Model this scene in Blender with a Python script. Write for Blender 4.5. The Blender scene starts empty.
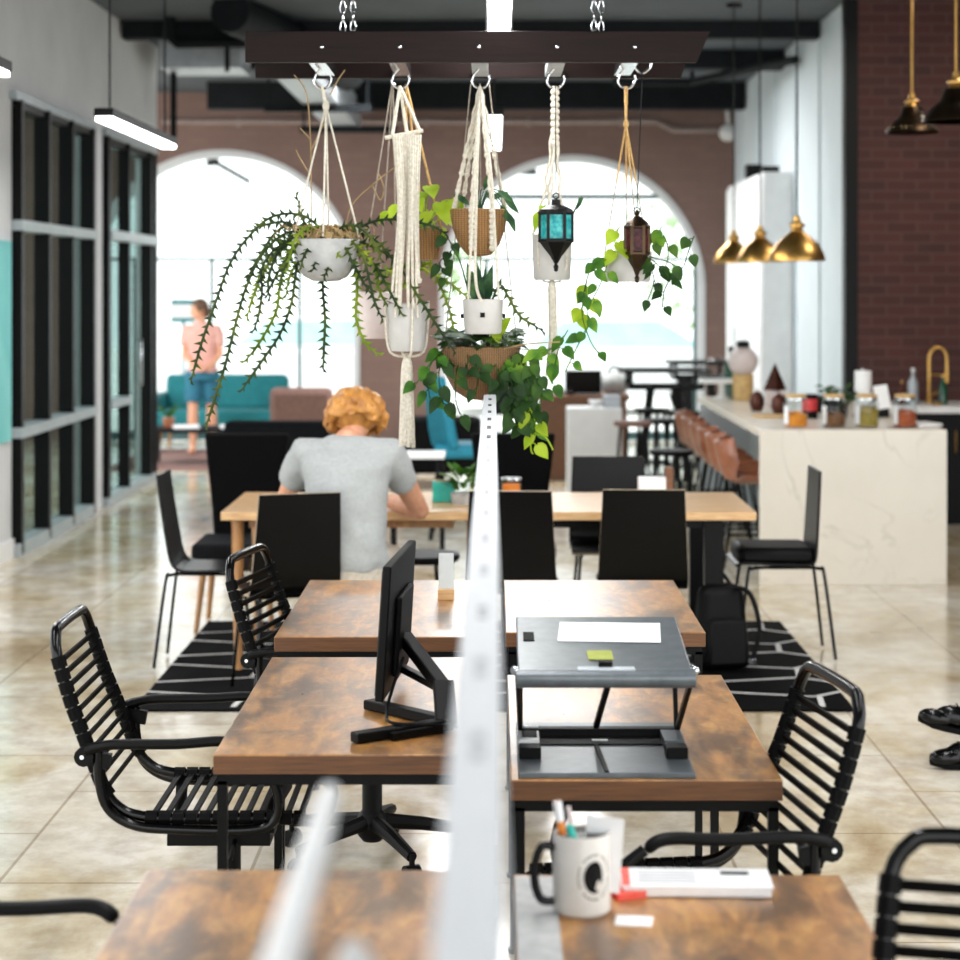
import bpy, bmesh, math, random
from math import sin, cos, pi, radians, sqrt
from mathutils import Vector, Matrix
random.seed(7)
SC = bpy.context.scene
COL = SC.collection
F, CX, CY, CAMZ = 2000.0, 494.0, 288.0, 1.80     # focal length in pixels, vanishing point, eye height

def P(px, py, Y):
    """photo pixel + depth -> world point"""
    return Vector(((px - CX) * Y / F, Y, CAMZ - (py - CY) * Y / F))

def lin(h):
    h = h.lstrip('#')
    out = []
    for i in (0, 2, 4):
        c = int(h[i:i+2], 16) / 255.0
        out.append(c / 12.92 if c <= 0.04045 else ((c + 0.055) / 1.055) ** 2.4)
    return (out[0], out[1], out[2], 1.0)

# ------------------------------------------------------------------ materials
def base_mat(name):
    m = bpy.data.materials.new(name); m.use_nodes = True
    nt = m.node_tree; b = nt.nodes['Principled BSDF']
    return m, nt, b
def coords(nt, scale=(1, 1, 1), rot=(0, 0, 0), kind='Object'):
    tc = nt.nodes.new('ShaderNodeTexCoord'); mp = nt.nodes.new('ShaderNodeMapping')
    mp.inputs['Scale'].default_value = scale; mp.inputs['Rotation'].default_value = rot
    nt.links.new(tc.outputs[kind], mp.inputs['Vector'])
    return mp.outputs['Vector']
def noise(nt, vec, scale, detail=4, rough=0.55, dist=0.0):
    n = nt.nodes.new('ShaderNodeTexNoise')
    n.inputs['Scale'].default_value = scale; n.inputs['Detail'].default_value = detail
    n.inputs['Roughness'].default_value = rough; n.inputs['Distortion'].default_value = dist
    nt.links.new(vec, n.inputs['Vector'])
    return n.outputs['Fac']
def ramp(nt, fac, stops):
    r = nt.nodes.new('ShaderNodeValToRGB'); e = r.color_ramp.elements
    while len(e) < len(stops): e.new(0.5)
    for k, (p, c) in enumerate(stops):
        e[k].position = p; e[k].color = lin(c) if isinstance(c, str) else c
    nt.links.new(fac, r.inputs['Fac'])
    return r.outputs['Color']
def mix(nt, fac, a, b, mode='MIX'):
    n = nt.nodes.new('ShaderNodeMix'); n.data_type = 'RGBA'; n.blend_type = mode
    for sock, v in ((n.inputs[0], fac), (n.inputs[6], a), (n.inputs[7], b)):
        if isinstance(v, str): sock.default_value = lin(v)
        elif isinstance(v, (int, float)): sock.default_value = v
        elif isinstance(v, tuple): sock.default_value = v
        else: nt.links.new(v, sock)
    return n.outputs[2]
def bump(nt, b, h, strength=0.2, dist=0.01):
    n = nt.nodes.new('ShaderNodeBump'); n.inputs['Strength'].default_value = strength
    n.inputs['Distance'].default_value = dist
    nt.links.new(h, n.inputs['Height']); nt.links.new(n.outputs['Normal'], b.inputs['Normal'])
def pm(name, c1, c2=None, rough=0.5, metal=0.0, scale=12, stretch=(1, 1, 1), bmp=0.0, coat=0.0, spec=0.5):  # base look of most parts
    """two-tone noise material"""
    m, nt, b = base_mat(name)
    v = coords(nt, stretch)
    n = noise(nt, v, scale)
    nt.links.new(ramp(nt, n, [(0.3, c1), (0.7, c2 or c1)]), b.inputs['Base Color'])
    b.inputs['Roughness'].default_value = rough; b.inputs['Metallic'].default_value = metal
    b.inputs['Coat Weight'].default_value = coat
    b.inputs['Specular IOR Level'].default_value = spec
    if bmp: bump(nt, b, n, bmp)
    return m
def emit(name, col, strength):
    m, nt, b = base_mat(name)
    b.inputs['Base Color'].default_value = lin(col)
    b.inputs['Emission Color'].default_value = lin(col); b.inputs['Emission Strength'].default_value = strength
    return m
def glass_mat(name, tint='ffffff', refl=0.12, rough=0.02):
    m, nt, b = base_mat(name)
    t = nt.nodes.new('ShaderNodeBsdfTransparent'); t.inputs['Color'].default_value = lin(tint)
    g = nt.nodes.new('ShaderNodeBsdfGlossy'); g.inputs['Roughness'].default_value = rough
    lw = nt.nodes.new('ShaderNodeFresnel'); lw.inputs['IOR'].default_value = 1.3 + refl
    ms = nt.nodes.new('ShaderNodeMixShader')
    ge = nt.nodes.new('ShaderNodeNewGeometry'); iv = nt.nodes.new('ShaderNodeMath'); iv.operation = 'SUBTRACT'; iv.inputs[0].default_value = 1.0
    nt.links.new(ge.outputs['Backfacing'], iv.inputs[1])
    ml = nt.nodes.new('ShaderNodeMath'); ml.operation = 'MULTIPLY'
    nt.links.new(lw.outputs[0], ml.inputs[0]); nt.links.new(iv.outputs[0], ml.inputs[1])
    nt.links.new(ml.outputs[0], ms.inputs[0]); nt.links.new(t.outputs[0], ms.inputs[1]); nt.links.new(g.outputs[0], ms.inputs[2])
    nt.links.new(ms.outputs[0], nt.nodes['Material Output'].inputs['Surface'])
    return m
def leaf_mat(name, c1, c2, c3, scale=14, trans=0.35):
    m, nt, b = base_mat(name)
    v = coords(nt)
    c = ramp(nt, noise(nt, v, scale, 2), [(0.32, c1), (0.5, c2), (0.68, c3)])
    nt.links.new(c, b.inputs['Base Color']); b.inputs['Roughness'].default_value = 0.55; b.inputs['Specular IOR Level'].default_value = 0.2
    t = nt.nodes.new('ShaderNodeBsdfTranslucent'); nt.links.new(c, t.inputs['Color'])
    ms = nt.nodes.new('ShaderNodeMixShader'); ms.inputs[0].default_value = trans
    nt.links.new(b.outputs[0], ms.inputs[1]); nt.links.new(t.outputs[0], ms.inputs[2])
    nt.links.new(ms.outputs[0], nt.nodes['Material Output'].inputs['Surface'])
    return m
def desk_wood():
    m, nt, b = base_mat('rustic_desk_wood')
    v = coords(nt, (1, 1, 1))
    grain = noise(nt, coords(nt, (8, 2.2, 7)), 3.0, 7, 0.58, 0.8)
    blot = noise(nt, coords(nt, (4.6, 1.5, 3)), 2.4, 7, 0.66, 0.4)
    base = ramp(nt, grain, [(0.25, '80532b'), (0.5, 'a8743c'), (0.75, 'c8954f')])
    dark = ramp(nt, blot, [(0.40, '000000'), (0.58, 'ffffff')])
    c = mix(nt, dark, mix(nt, 0.76, base, '30241e'), base)
    c = mix(nt, ramp(nt, noise(nt, coords(nt, (3, 3, 3)), 6, 5, 0.6), [(0.55, '000000'), (0.75, 'bbbbbb')]), c, 'c29a66')
    nt.links.new(c, b.inputs['Base Color'])
    nt.links.new(ramp(nt, blot, [(0.3, (0.27,)*3+(1,)), (0.7, (0.36,)*3+(1,))]), b.inputs['Roughness'])
    b.inputs['Specular IOR Level'].default_value = 0.55; b.inputs['Coat Weight'].default_value = 0.35; b.inputs['Coat Roughness'].default_value = 0.30
    bump(nt, b, blot, 0.03, 0.003)
    return m
def floor_mat():
    m, nt, b = base_mat('polished_stone_floor')
    v = coords(nt)
    patches = noise(nt, coords(nt, (0.9, 0.55, 1)), 1.7, 6, 0.6, 0.5)
    fine = noise(nt, coords(nt, (1.0, 0.8, 1)), 7, 6, 0.65)
    c = ramp(nt, patches, [(0.28, 'a89170'), (0.42, 'cbbd9f'), (0.54, 'dcd4c4'), (0.72, 'e6e2d9')])
    c = mix(nt, ramp(nt, fine, [(0.34, '000000'), (0.60, 'ffffff')]), mix(nt, 0.38, c, '8a7350'), c)
    br = nt.nodes.new('ShaderNodeTexBrick')
    br.inputs['Scale'].default_value = 1.0; br.inputs['Brick Width'].default_value = 1.1
    br.inputs['Row Height'].default_value = 0.75; br.inputs['Mortar Size'].default_value = 0.006
    br.inputs['Color1'].default_value = (1, 1, 1, 1); br.inputs['Color2'].default_value = (0.86, 0.85, 0.83, 1)
    br.inputs['Mortar'].default_value = (0.5, 0.44, 0.36, 1)
    nt.links.new(coords(nt, (1, 1, 1), (0, 0, radians(90))), br.inputs['Vector'])
    c = mix(nt, 0.75, c, br.outputs['Color'], 'MULTIPLY')
    nt.links.new(c, b.inputs['Base Color'])
    nt.links.new(ramp(nt, fine, [(0.3, (0.09,)*3+(1,)), (0.7, (0.22,)*3+(1,))]), b.inputs['Roughness'])
    b.inputs['Specular IOR Level'].default_value = 0.8
    bump(nt, b, fine, 0.03, 0.004)
    return m
def brick_mat(name, c1, c2, mortar, w=0.21, h=0.072, mort=0.008, rough=0.8):
    m, nt, b = base_mat(name)
    br = nt.nodes.new('ShaderNodeTexBrick')
    br.inputs['Scale'].default_value = 1.0; br.inputs['Brick Width'].default_value = w
    br.inputs['Row Height'].default_value = h; br.inputs['Mortar Size'].default_value = mort
    br.inputs['Color1'].default_value = lin(c1); br.inputs['Color2'].default_value = lin(c2); br.inputs['Mortar'].default_value = lin(mortar)
    nt.links.new(coords(nt, (1, 1, 1), (radians(-90), 0, 0)), br.inputs['Vector'])
    n = noise(nt, coords(nt), 3, 5)
    c = mix(nt, 0.35, br.outputs['Color'], ramp(nt, n, [(0.3, c1), (0.7, c2)]))
    nt.links.new(c, b.inputs['Base Color']); b.inputs['Roughness'].default_value = rough
    bump(nt, b, br.outputs['Fac'], -0.4, 0.006)
    return m
def marble_mat():
    m, nt, b = base_mat('veined_marble')
    n = noise(nt, coords(nt, (1, 1, 1), (0.3, 0.5, 0.4)), 1.15, 5, 0.5, 1.1)
    veins = ramp(nt, n, [(0.485, '000000'), (0.496, 'aaaaaa'), (0.507, '000000')])
    n2 = noise(nt, coords(nt), 2.3, 4, 0.6)
    mask = ramp(nt, n2, [(0.42, '000000'), (0.62, 'ffffff')])
    fac = mix(nt, 1.0, veins, mask, 'MULTIPLY')
    c = mix(nt, fac, ramp(nt, n2, [(0.2, 'd9d1c4'), (0.8, 'e3dccf')]), 'a09888')
    nt.links.new(c, b.inputs['Base Color']); b.inputs['Roughness'].default_value = 0.25
    return m
def weave_mat(name, c1, c2, sc=1.0):
    m, nt, b = base_mat(name)
    w1 = nt.nodes.new('ShaderNodeTexWave'); w1.bands_direction = 'Z'; w1.inputs['Scale'].default_value = 22 * sc
    w1.inputs['Distortion'].default_value = 1.5; w1.inputs['Detail Scale'].default_value = 6
    nt.links.new(coords(nt), w1.inputs['Vector'])
    w2 = nt.nodes.new('ShaderNodeTexWave'); w2.bands_direction = 'X'; w2.inputs['Scale'].default_value = 16 * sc
    w2.inputs['Distortion'].default_value = 1.0
    nt.links.new(coords(nt), w2.inputs['Vector'])
    f = mix(nt, 0.5, w1.outputs['Color'], w2.outputs['Color'])
    nt.links.new(ramp(nt, f, [(0.25, c1), (0.75, c2)]), b.inputs['Base Color'])
    b.inputs['Roughness'].default_value = 0.8; bump(nt, b, f, 0.6, 0.006)
    return m

M = {}
M['wood'] = desk_wood(); M['floor'] = floor_mat(); M['marble'] = marble_mat()
M['brick_far'] = brick_mat('brown_far_brick', '735a52', '7d645b', '6d5a53', 0.24, 0.085, 0.008)
M['brick_dark'] = brick_mat('dark_red_brick', '361815', '4c241d', '553c36', 0.24, 0.083, 0.008, 0.75)
M['edge_wood'] = pm('desk_edge_wood', '4d2d14', '6b431f', 0.45, 0, 5, (2, 30, 30), 0.05)
M['white_wall'] = pm('white_painted_wall', 'c3c4c6', 'cecfd0', 0.7, 0, 2, bmp=0.02)
M['white_panel'] = pm('white_cladding', 'c3cdd2', 'd0d8dc', 0.55, 0, 1.5)
M['white'] = pm('white_satin', 'dedede', 'e8e8e8', 0.4, 0, 6)
M['ceil'] = pm('grey_ceiling_deck', '3d4349', '4c5358', 0.8, 0, 1.2)
M['ceil_dark'] = pm('dark_ceiling_steel', '0e1114', '171b1e', 0.7, 0, 4, spec=.15)
M['duct'] = pm('galvanised_duct', '9aa0a6', 'b4babf', 0.45, 0.3, 6)
M['black'] = pm('black_powder_coat', '020202', '050505', 0.42, 0, 30, spec=.14)
M['black_gloss'] = pm('black_gloss_tube', '020202', '040404', 0.2, 0, 30, spec=.25)
M['black_matte'] = pm('black_matte_plastic', '030303', '060606', 0.5, 0, 40, spec=.14)
M['rubber'] = pm('black_elastic_cord', '020202', '040404', 0.6, 0, 80, bmp=0.1, spec=.1)
M['chair_lam'] = pm('black_laminate', '020202', '040404', 0.28, 0, 20, spec=.15)
M['ply'] = pm('plywood_edge', '8d7a62', 'a9967c', 0.5, 0, 20, (1, 1, 8))
M['leather_black'] = pm('black_cushion', '020202', '040405', 0.5, 0, 60, bmp=0.15, spec=.14)
M['felt'] = pm('charcoal_felt', '040405', '080809', 0.9, 0, 120, bmp=0.2, spec=.1)
M['lightwood'] = pm('light_oak_top', 'b98d5d', 'd9b483', 0.32, 0, 4, (3, 26, 26), 0.04)
M['oak_leg'] = pm('oak_leg', '8d6238', 'b0804d', 0.45, 0, 5, (20, 20, 3))
M['reception'] = pm('brown_timber', '5a3822', '7a4f30', 0.5, 0, 4, (3, 20, 20))
M['chrome'] = pm('bright_chrome', 'c9ccd0', 'd6d8db', 0.15, 1.0, 20)
M['alu'] = pm('anodised_aluminium', 'b4b7bb', 'c0c3c6', 0.55, 0.1, 15, (20, 1, 20))
M['frost'] = pm('grey_screen_fabric', '8e9196', '9da0a4', 0.9, 0, 60)
M['brass'] = pm('aged_brass', 'b98a45', 'dcb26a', 0.34, 1.0, 9)
M['brass_dark'] = pm('dark_bronze', '2c2218', '463626', 0.35, 0.9, 9)
M['plank'] = pm('dark_stained_plank', '110807', '1d0f0c', 0.5, 0, 4, (1.5, 20, 20), 0.05, spec=.12)
M['leather_tan'] = pm('tan_leather', '7f4629', '98593a', 0.3, 0, 18, bmp=0.05, coat=.4)
M['teal_fabric'] = pm('teal_upholstery', '0a6066', '137e84', 0.8, 0, 40)
M['blue_fabric'] = pm('petrol_blue_upholstery', '0e6f86', '1c8aa3', 0.7, 0, 40)
M['dark_fabric'] = pm('charcoal_upholstery', '0a0b0d', '131417', 0.85, 0, 40, spec=.15)
M['brown_fabric'] = pm('dusty_brown_upholstery', '6e5049', '86655c', 0.8, 0, 40)
M['rug'] = pm('black_rug_pile', '030303', '080809', 0.95, 0, 160, bmp=0.3, spec=.08)
M['rug_line'] = pm('white_rug_yarn', 'b9b7b3', 'd0cecb', 0.95, 0, 160)
M['ceramic'] = pm('white_ceramic_pot', 'a9a7a3', 'bcbab6', 0.45, 0, 9, bmp=0.03)
M['pale_pot'] = pm('pale_blush_pot', 'c3b4b1', 'd2c6c4', 0.5, 0, 9)
M['grey_pot'] = pm('pale_grey_cement', '9a9b9a', 'b4b4b2', 0.7, 0, 22, bmp=0.06)
M['rope'] = pm('natural_cotton_rope', 'b5ad9c', 'd6d0c2', 0.9, 0, 90, bmp=0.4)
M['twine'] = pm('jute_twine', 'a8814c', 'c9a56c', 0.9, 0, 90, bmp=0.3)
M['cord_grey'] = pm('thin_grey_cord', '7d7469', '9c9285', 0.9, 0, 60)
M['moss'] = pm('dry_moss', '7b6440', 'b59b6d', 1.0, 0, 60, bmp=0.5)
M['wicker'] = weave_mat('woven_wicker', '4a3420', '8f6d45', 2.6)
M['coco'] = weave_mat('coconut_fibre', '6d4c2a', '9b7343', 2.0)
M['cactus'] = leaf_mat('fishbone_cactus_green', '15240f', '2c3f18', '586325', 9, 0.15)
M['cactus_lime'] = leaf_mat('fishbone_cactus_lime', '4d6318', '728a24', '9fae35', 9, 0.3)
M['pothos'] = leaf_mat('pothos_leaf_green', '254a16', '40701d', '76992f', 9, 0.3)
M['pothos_dark'] = leaf_mat('pothos_leaf_dark', '142a0e', '234214', '44641f', 9, 0.2)
M['lime'] = leaf_mat('lime_leaf', '7f9e1f', 'a4c02f', 'bcd24a', 9, 0.5)
M['snake'] = leaf_mat('snake_plant_leaf', '15301c', '27492a', '47663a', 20, 0.1)
M['drystem'] = pm('dry_brown_stem', '7e6746', 'a38a63', 0.9, 0, 30)
M['iron'] = pm('black_lantern_iron', '040404', '080808', 0.45, 0.2, 30, spec=.2)
M['glass'] = glass_mat('clear_glass', 'f4faf9', 0.12)
M['dark_glass'] = glass_mat('storefront_glass', 'c9d8d6', 0.2)
M['jar_glass'] = glass_mat('jar_glass', 'f8fafa', 0.08)
def stained(name, c1, c2):
    m, nt, b = base_mat(name)
    c = ramp(nt, noise(nt, coords(nt), 60, 3), [(0.35, c1), (0.65, c2)])
    nt.links.new(c, b.inputs['Base Color']); b.inputs['Roughness'].default_value = 0.1
    t = nt.nodes.new('ShaderNodeBsdfTranslucent'); nt.links.new(c, t.inputs['Color'])
    tr = nt.nodes.new('ShaderNodeBsdfTransparent'); nt.links.new(c, tr.inputs['Color'])
    m1 = nt.nodes.new('ShaderNodeMixShader'); m1.inputs[0].default_value = 0.5
    nt.links.new(t.outputs[0], m1.inputs[1]); nt.links.new(tr.outputs[0], m1.inputs[2])
    m2 = nt.nodes.new('ShaderNodeMixShader'); m2.inputs[0].default_value = 0.25
    nt.links.new(m1.outputs[0], m2.inputs[1]); nt.links.new(b.outputs[0], m2.inputs[2])
    nt.links.new(m2.outputs[0], nt.nodes['Material Output'].inputs['Surface'])
    return m
M['teal_glass'] = stained('teal_stained_glass', '18b4bb', '8ff0ee')
M['red_glass'] = stained('red_stained_glass', '4d2228', '8a4a50')
M['led'] = emit('led_diffuser', 'ffffff', 9.0)
M['bulb'] = emit('warm_bulb', 'ffd9a0', 4.0)
M['flame'] = emit('candle_glow', 'ff7a2c', 1.5)
M['skin'] = pm('skin', 'c98f70', 'd9a384', 0.5, 0, 20)
M['hair'] = pm('wavy_blond_hair', '8a551c', 'c68c42', 0.45, 0, 22, (1, 1, 0.6), 0.3)
M['brownhair'] = pm('brown_hair', '4a3322', '654730', 0.5, 0, 30)
M['shirt'] = pm('heather_grey_jersey', '969999', 'a1a4a3', 0.9, 0, 60, bmp=0.05)
M['khaki'] = pm('khaki_shorts', 'a39a8c', 'b9b0a2', 0.9, 0, 60)
M['pink_top'] = pm('peach_pink_top', 'c9958a', 'd8a89c', 0.85, 0, 20)
M['blue_shorts'] = pm('blue_teal_shorts', '1f6f80', '2a5b78', 0.85, 0, 20)
M['paper'] = pm('white_paper', 'e6e6e6', 'efefef', 0.7, 0, 30)
M['ink'] = pm('grey_print', '8f8f92', 'a9a9ad', 0.7, 0, 40)
M['red_ink'] = pm('red_print', 'd83a2e', 'e0604f', 0.6, 0, 40)
M['sticky'] = pm('olive_sticky_note', '8c9438', '9ba249', 0.7, 0, 40)
M['platform'] = pm('grey_black_platform', '50565a', '61676b', 0.3, 0.2, 30)
M['mug'] = pm('cream_mug_glaze', 'c3beb6', 'ccc8c1', 0.25, 0, 20)
M['orange'] = pm('orange_plastic', 'dd7a20', 'ec9134', 0.4, 0, 20)
M['teal_plastic'] = pm('teal_plastic', '1aa294', '2fb9aa', 0.4, 0, 20)
M['teal_panel'] = pm('teal_print', '5fb3b2', '7cc4c2', 0.7, 0, 2)
M['red'] = pm('red_label', 'b8262a', 'cc3a3c', 0.5, 0, 20)
M['green_bottle'] = pm('dark_green_glass', '0d3b2a', '14523a', 0.15, 0, 20)
M['tea_orange'] = pm('orange_dried_fruit', 'd27408', 'f09a1c', 0.7, 0, 60, bmp=0.5)
M['tea_brown'] = pm('brown_tea_leaves', '4a2e18', '8a5b34', 0.8, 0, 70, bmp=0.5)
M['tea_green'] = pm('green_gold_tea_leaves', '6b5b22', 'b59b3f', 0.8, 0, 70, bmp=0.5)
M['tea_red'] = pm('rust_red_dried_fruit', '8a2f12', 'c0602a', 0.7, 0, 60, bmp=0.5)
M['cork'] = pm('bamboo_lid', 'b08d55', 'cfae77', 0.6, 0, 30)
M['copper'] = pm('dark_copper_pot', '3a1f17', '5a3023', 0.35, 0.6, 20)
M['wall_conduit'] = pm('painted_conduit', '8b7b76', '9a8b86', 0.6, 0, 10)
M['asphalt'] = pm('sunlit_pavement', 'c9c7c2', 'd8d6d1', 0.9, 0, 1)
M['car_white'] = pm('white_car_paint', 'e4e6e8', 'eceeef', 0.3, 0, 2)
M['car_glass'] = pm('teal_tinted_car_glass', '9cc4c6', 'b3d2d3', 0.1, 0, 2)
M['foliage'] = leaf_mat('tree_leaves', '6c8f58', '86a66f', 'a7bf90', 3, 0.3)
M['skirt'] = pm('light_grey_metal_rail', '9aa3a6', 'aab2b5', 0.4, 0.3, 10)
M['cabinet_black'] = pm('black_cabinet_front', '040304', '080709', 0.5, 0, 8, spec=.15)

# ------------------------------------------------------------------ mesh builder
class MB:
    def __init__(s): s.v = []; s.f = []; s.mi = []; s.cur = 0
    def add(s, vs, fs):
        o = len(s.v); s.v += [Vector(x) for x in vs]
        for f in fs: s.f.append([o + i for i in f]); s.mi.append(s.cur)
        return s
    def slot(s, k): s.cur = k; return s
    def box(s, c, d, rot=None, top=(1, 1)):
        hx, hy, hz = d[0]/2, d[1]/2, d[2]/2
        vs = [Vector((x*hx*(top[0] if z > 0 else 1), y*hy*(top[1] if z > 0 else 1), z*hz)) for z in (-1, 1) for y in (-1, 1) for x in (-1, 1)]
        if rot is not None: vs = [rot @ q for q in vs]
        vs = [q + Vector(c) for q in vs]
        return s.add(vs, [(0,2,3,1),(4,5,7,6),(0,1,5,4),(2,6,7,3),(0,4,6,2),(1,3,7,5)])
    def span(s, a, b):
        return s.box([(a[i]+b[i])/2 for i in range(3)], [abs(b[i]-a[i]) for i in range(3)])
    def bar(s, a, b, w, h=None, up=(0, 0, 1)):
        """rectangular bar from a to b"""
        a, b = Vector(a), Vector(b); h = h or w; d = b - a; L = d.length; d.normalize()
        u = Vector(up)
        if abs(d.dot(u)) > 0.98: u = Vector((1, 0, 0))
        x = d.cross(u).normalized(); z = x.cross(d).normalized()
        R = Matrix((x, d, z)).transposed()
        return s.box((a + b) / 2, (w, L, h), R)
    def tube(s, pts, r, n=8, closed=False, flat=None):
        pts = [Vector(p) for p in pts]; m = len(pts)
        rs = r if isinstance(r, (list, tuple)) else [r]*m
        vs = []; prev = None
        for i, p in enumerate(pts):
            if closed: t = pts[(i+1) % m] - pts[i-1]
            else: t = pts[min(i+1, m-1)] - pts[max(i-1, 0)]
            if t.length < 1e-9: t = Vector((0, 0, 1))
            t.normalize()
            if prev is None:
                u = Vector((0, 0, 1)) if abs(t.z) < 0.9 else Vector((1, 0, 0))
            else: u = prev
            x = (u - t * u.dot(t))
            if x.length < 1e-6: x = t.orthogonal()
            x.normalize(); y = t.cross(x); prev = x
            fy = 1 if flat is None else flat
            for k in range(n):
                a = 2*pi*k/n
                vs.append(p + x*(rs[i]*cos(a)) + y*(rs[i]*fy*sin(a)))
        fs = []
        for i in range(m if closed else m-1):
            j = (i+1) % m
            for k in range(n): fs.append((i*n+k, i*n+(k+1) % n, j*n+(k+1) % n, j*n+k))
        if not closed: fs += [tuple(range(n))[::-1], tuple((m-1)*n+k for k in range(n))]
        return s.add(vs, fs)
    def lathe(s, prof, n=24, c=(0, 0, 0), sq=1.0):
        vs = []; fs = []; c = Vector(c); m = len(prof)
        for r, z in prof:
            for k in range(n):
                a = 2*pi*k/n; vs.append(c + Vector((r*cos(a), r*sin(a)*sq, z)))
        for i in range(m-1):
            for k in range(n): fs.append((i*n+k, i*n+(k+1) % n, (i+1)*n+(k+1) % n, (i+1)*n+k))
        if prof[0][0] > 1e-6: fs.append(tuple(range(n))[::-1])
        if prof[-1][0] > 1e-6: fs.append(tuple((m-1)*n+k for k in range(n)))
        return s.add(vs, fs)
    def ball(s, c, r, n=12, m=8, rot=None):
        r = r if isinstance(r, (list, tuple)) else (r, r, r); c = Vector(c)
        vs = []; fs = []
        def q(v):
            v = Vector((v[0]*r[0], v[1]*r[1], v[2]*r[2]))
            return c + (rot @ v if rot is not None else v)
        vs.append(q((0, 0, -1)))
        for i in range(1, m):
            t = -pi/2 + pi*i/m
            for k in range(n): a = 2*pi*k/n; vs.append(q((cos(t)*cos(a), cos(t)*sin(a), sin(t))))
        vs.append(q((0, 0, 1)))
        for k in range(n): fs.append((0, 1+(k+1) % n, 1+k))
        for i in range(m-2):
            for k in range(n): fs.append((1+i*n+k, 1+i*n+(k+1) % n, 1+(i+1)*n+(k+1) % n, 1+(i+1)*n+k))
        L = len(vs)-1
        for k in range(n): fs.append((L, 1+(m-2)*n+k, 1+(m-2)*n+(k+1) % n))
        return s.add(vs, fs)
    def sweep_sheet(s, prof, widths, th, axis='y', edge_slot=None):
        """bent sheet: prof = [(x,z)], widths = full width at every profile point, thickness th"""
        n = len(prof); vs = []
        for i, (x, z) in enumerate(prof):
            a = Vector(prof[max(i-1, 0)]); b = Vector(prof[min(i+1, n-1)])
            t = (b - a).normalized(); nx, nz = -t[1], t[0]
            w = widths[i]/2
            vs += [(x, -w, z), (x, w, z), (x+nx*th, w, z+nz*th), (x+nx*th, -w, z+nz*th)]
        fs = []; base_slot = s.cur
        for i in range(n-1):
            o, p = i*4, (i+1)*4
            fs += [(o, o+1, p+1, p), (o+2, o+3, p+3, p+2)]
        s.add(vs, fs); off = len(s.v) - len(vs)
        if edge_slot is not None: s.cur = edge_slot
        ef = []
        for i in range(n-1):
            o, p = i*4, (i+1)*4
            ef += [(o+1, o+2, p+2, p+1), (o+3, o, p, p+3)]
        ef += [(3, 2, 1, 0), ((n-1)*4, (n-1)*4+1, (n-1)*4+2, (n-1)*4+3)]
        for f in ef: s.f.append([off+k for k in f]); s.mi.append(s.cur)
        s.cur = base_slot
        return s
    def leaf(s, base, d, nrm, L, W, heart=True, fold=0.18, droop=0.25):
        base, d, nrm = Vector(base), Vector(d).normalized(), Vector(nrm)
        sd = d.cross(nrm)
        if sd.length < 1e-5: sd = d.orthogonal()
        sd.normalize(); nrm = sd.cross(d).normalized()
        prof = [(0.0, 0.30), (0.12, 0.86), (0.32, 1.0), (0.55, 0.78), (0.78, 0.42)] if heart else [(0.0, 0.12), (0.2, 0.6), (0.45, 1.0), (0.7, 0.7), (0.88, 0.3)]
        vs = []; back = -0.14*L if heart else 0
        for t, w in prof:
            c = base + d*(t*L) - nrm*(droop*L*t*t)
            e = 0.10*L*(1-t*4) if heart and t < 0.25 else 0
            vs += [c, c + sd*(w*W/2) + nrm*(fold*w*W/2) - d*e, c - sd*(w*W/2) + nrm*(fold*w*W/2) - d*e]
        vs.append(base + d*L - nrm*(droop*L))
        fs = []
        for i in range(len(prof)-1):
            o = 3*i; fs += [(o, o+1, o+4, o+3), (o, o+3, o+5, o+2)]
        o = 3*(len(prof)-1); e = len(vs)-1
        fs += [(o, o+1, e), (o, e, o+2)]
        return s.add(vs, fs)
    def build(s, name, mat, parent=None, smooth=True, bevel=0.0, mods=None, angle=40):
        me = bpy.data.meshes.new(name)
        me.from_pydata([tuple(q) for q in s.v], [], s.f)
        mats = mat if isinstance(mat, (list, tuple)) else [mat]
        for m in mats: me.materials.append(m)
        if len(mats) > 1: me.polygons.foreach_set('material_index', s.mi)
        me.polygons.foreach_set('use_smooth', [smooth]*len(me.polygons))
        me.update()
        if smooth: me.set_sharp_from_angle(angle=radians(angle))
        o = bpy.data.objects.new(name, me); COL.objects.link(o)
        if parent is not None: o.parent = parent
        if bevel:
            b = o.modifiers.new('soft_edges', 'BEVEL'); b.width = bevel; b.segments = 2; b.limit_method = 'ANGLE'
        return o

def thing(name, label, cat, loc=(0, 0, 0), rz=0.0, group=None):
    o = bpy.data.objects.new(name, None); COL.objects.link(o)
    o.empty_display_size = 0.1
    o.location = loc; o.rotation_euler = (0, 0, rz)
    o['label'] = label; o['category'] = cat
    if group: o['group'] = group
    return o
def tag(o, label, cat, group=None):
    o['label'] = label; o['category'] = cat
    if group: o['group'] = group
    return o
def struct(o): o['kind'] = 'structure'; return o
KIDS = {}
def copy_thing(src, loc, rz, label, group=None):
    r = src.copy(); COL.objects.link(r); r.location = loc; r.rotation_euler = (0, 0, rz); r['label'] = label
    if group: r['group'] = group
    for ch in list(src.children):
        c = ch.copy(); COL.objects.link(c); c.parent = r
        for g in list(ch.children):
            d = g.copy(); COL.objects.link(d); d.parent = c
    return r
def smooth_path(pts, k=6, closed=False):
    """Catmull-Rom"""
    pts = [Vector(p) for p in pts]; n = len(pts); out = []
    for i in range(n if closed else n-1):
        g = (lambda j: pts[j % n]) if closed else (lambda j: pts[max(0, min(n-1, j))])
        p0, p1, p2, p3 = g(i-1), g(i), g(i+1), g(i+2)
        for q in range(k):
            t = q/k
            out.append(0.5*((2*p1) + (p2-p0)*t + (2*p0-5*p1+4*p2-p3)*t*t + (3*p1-p0-3*p2+p3)*t**3))
    if not closed: out.append(pts[-1])
    return out
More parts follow.
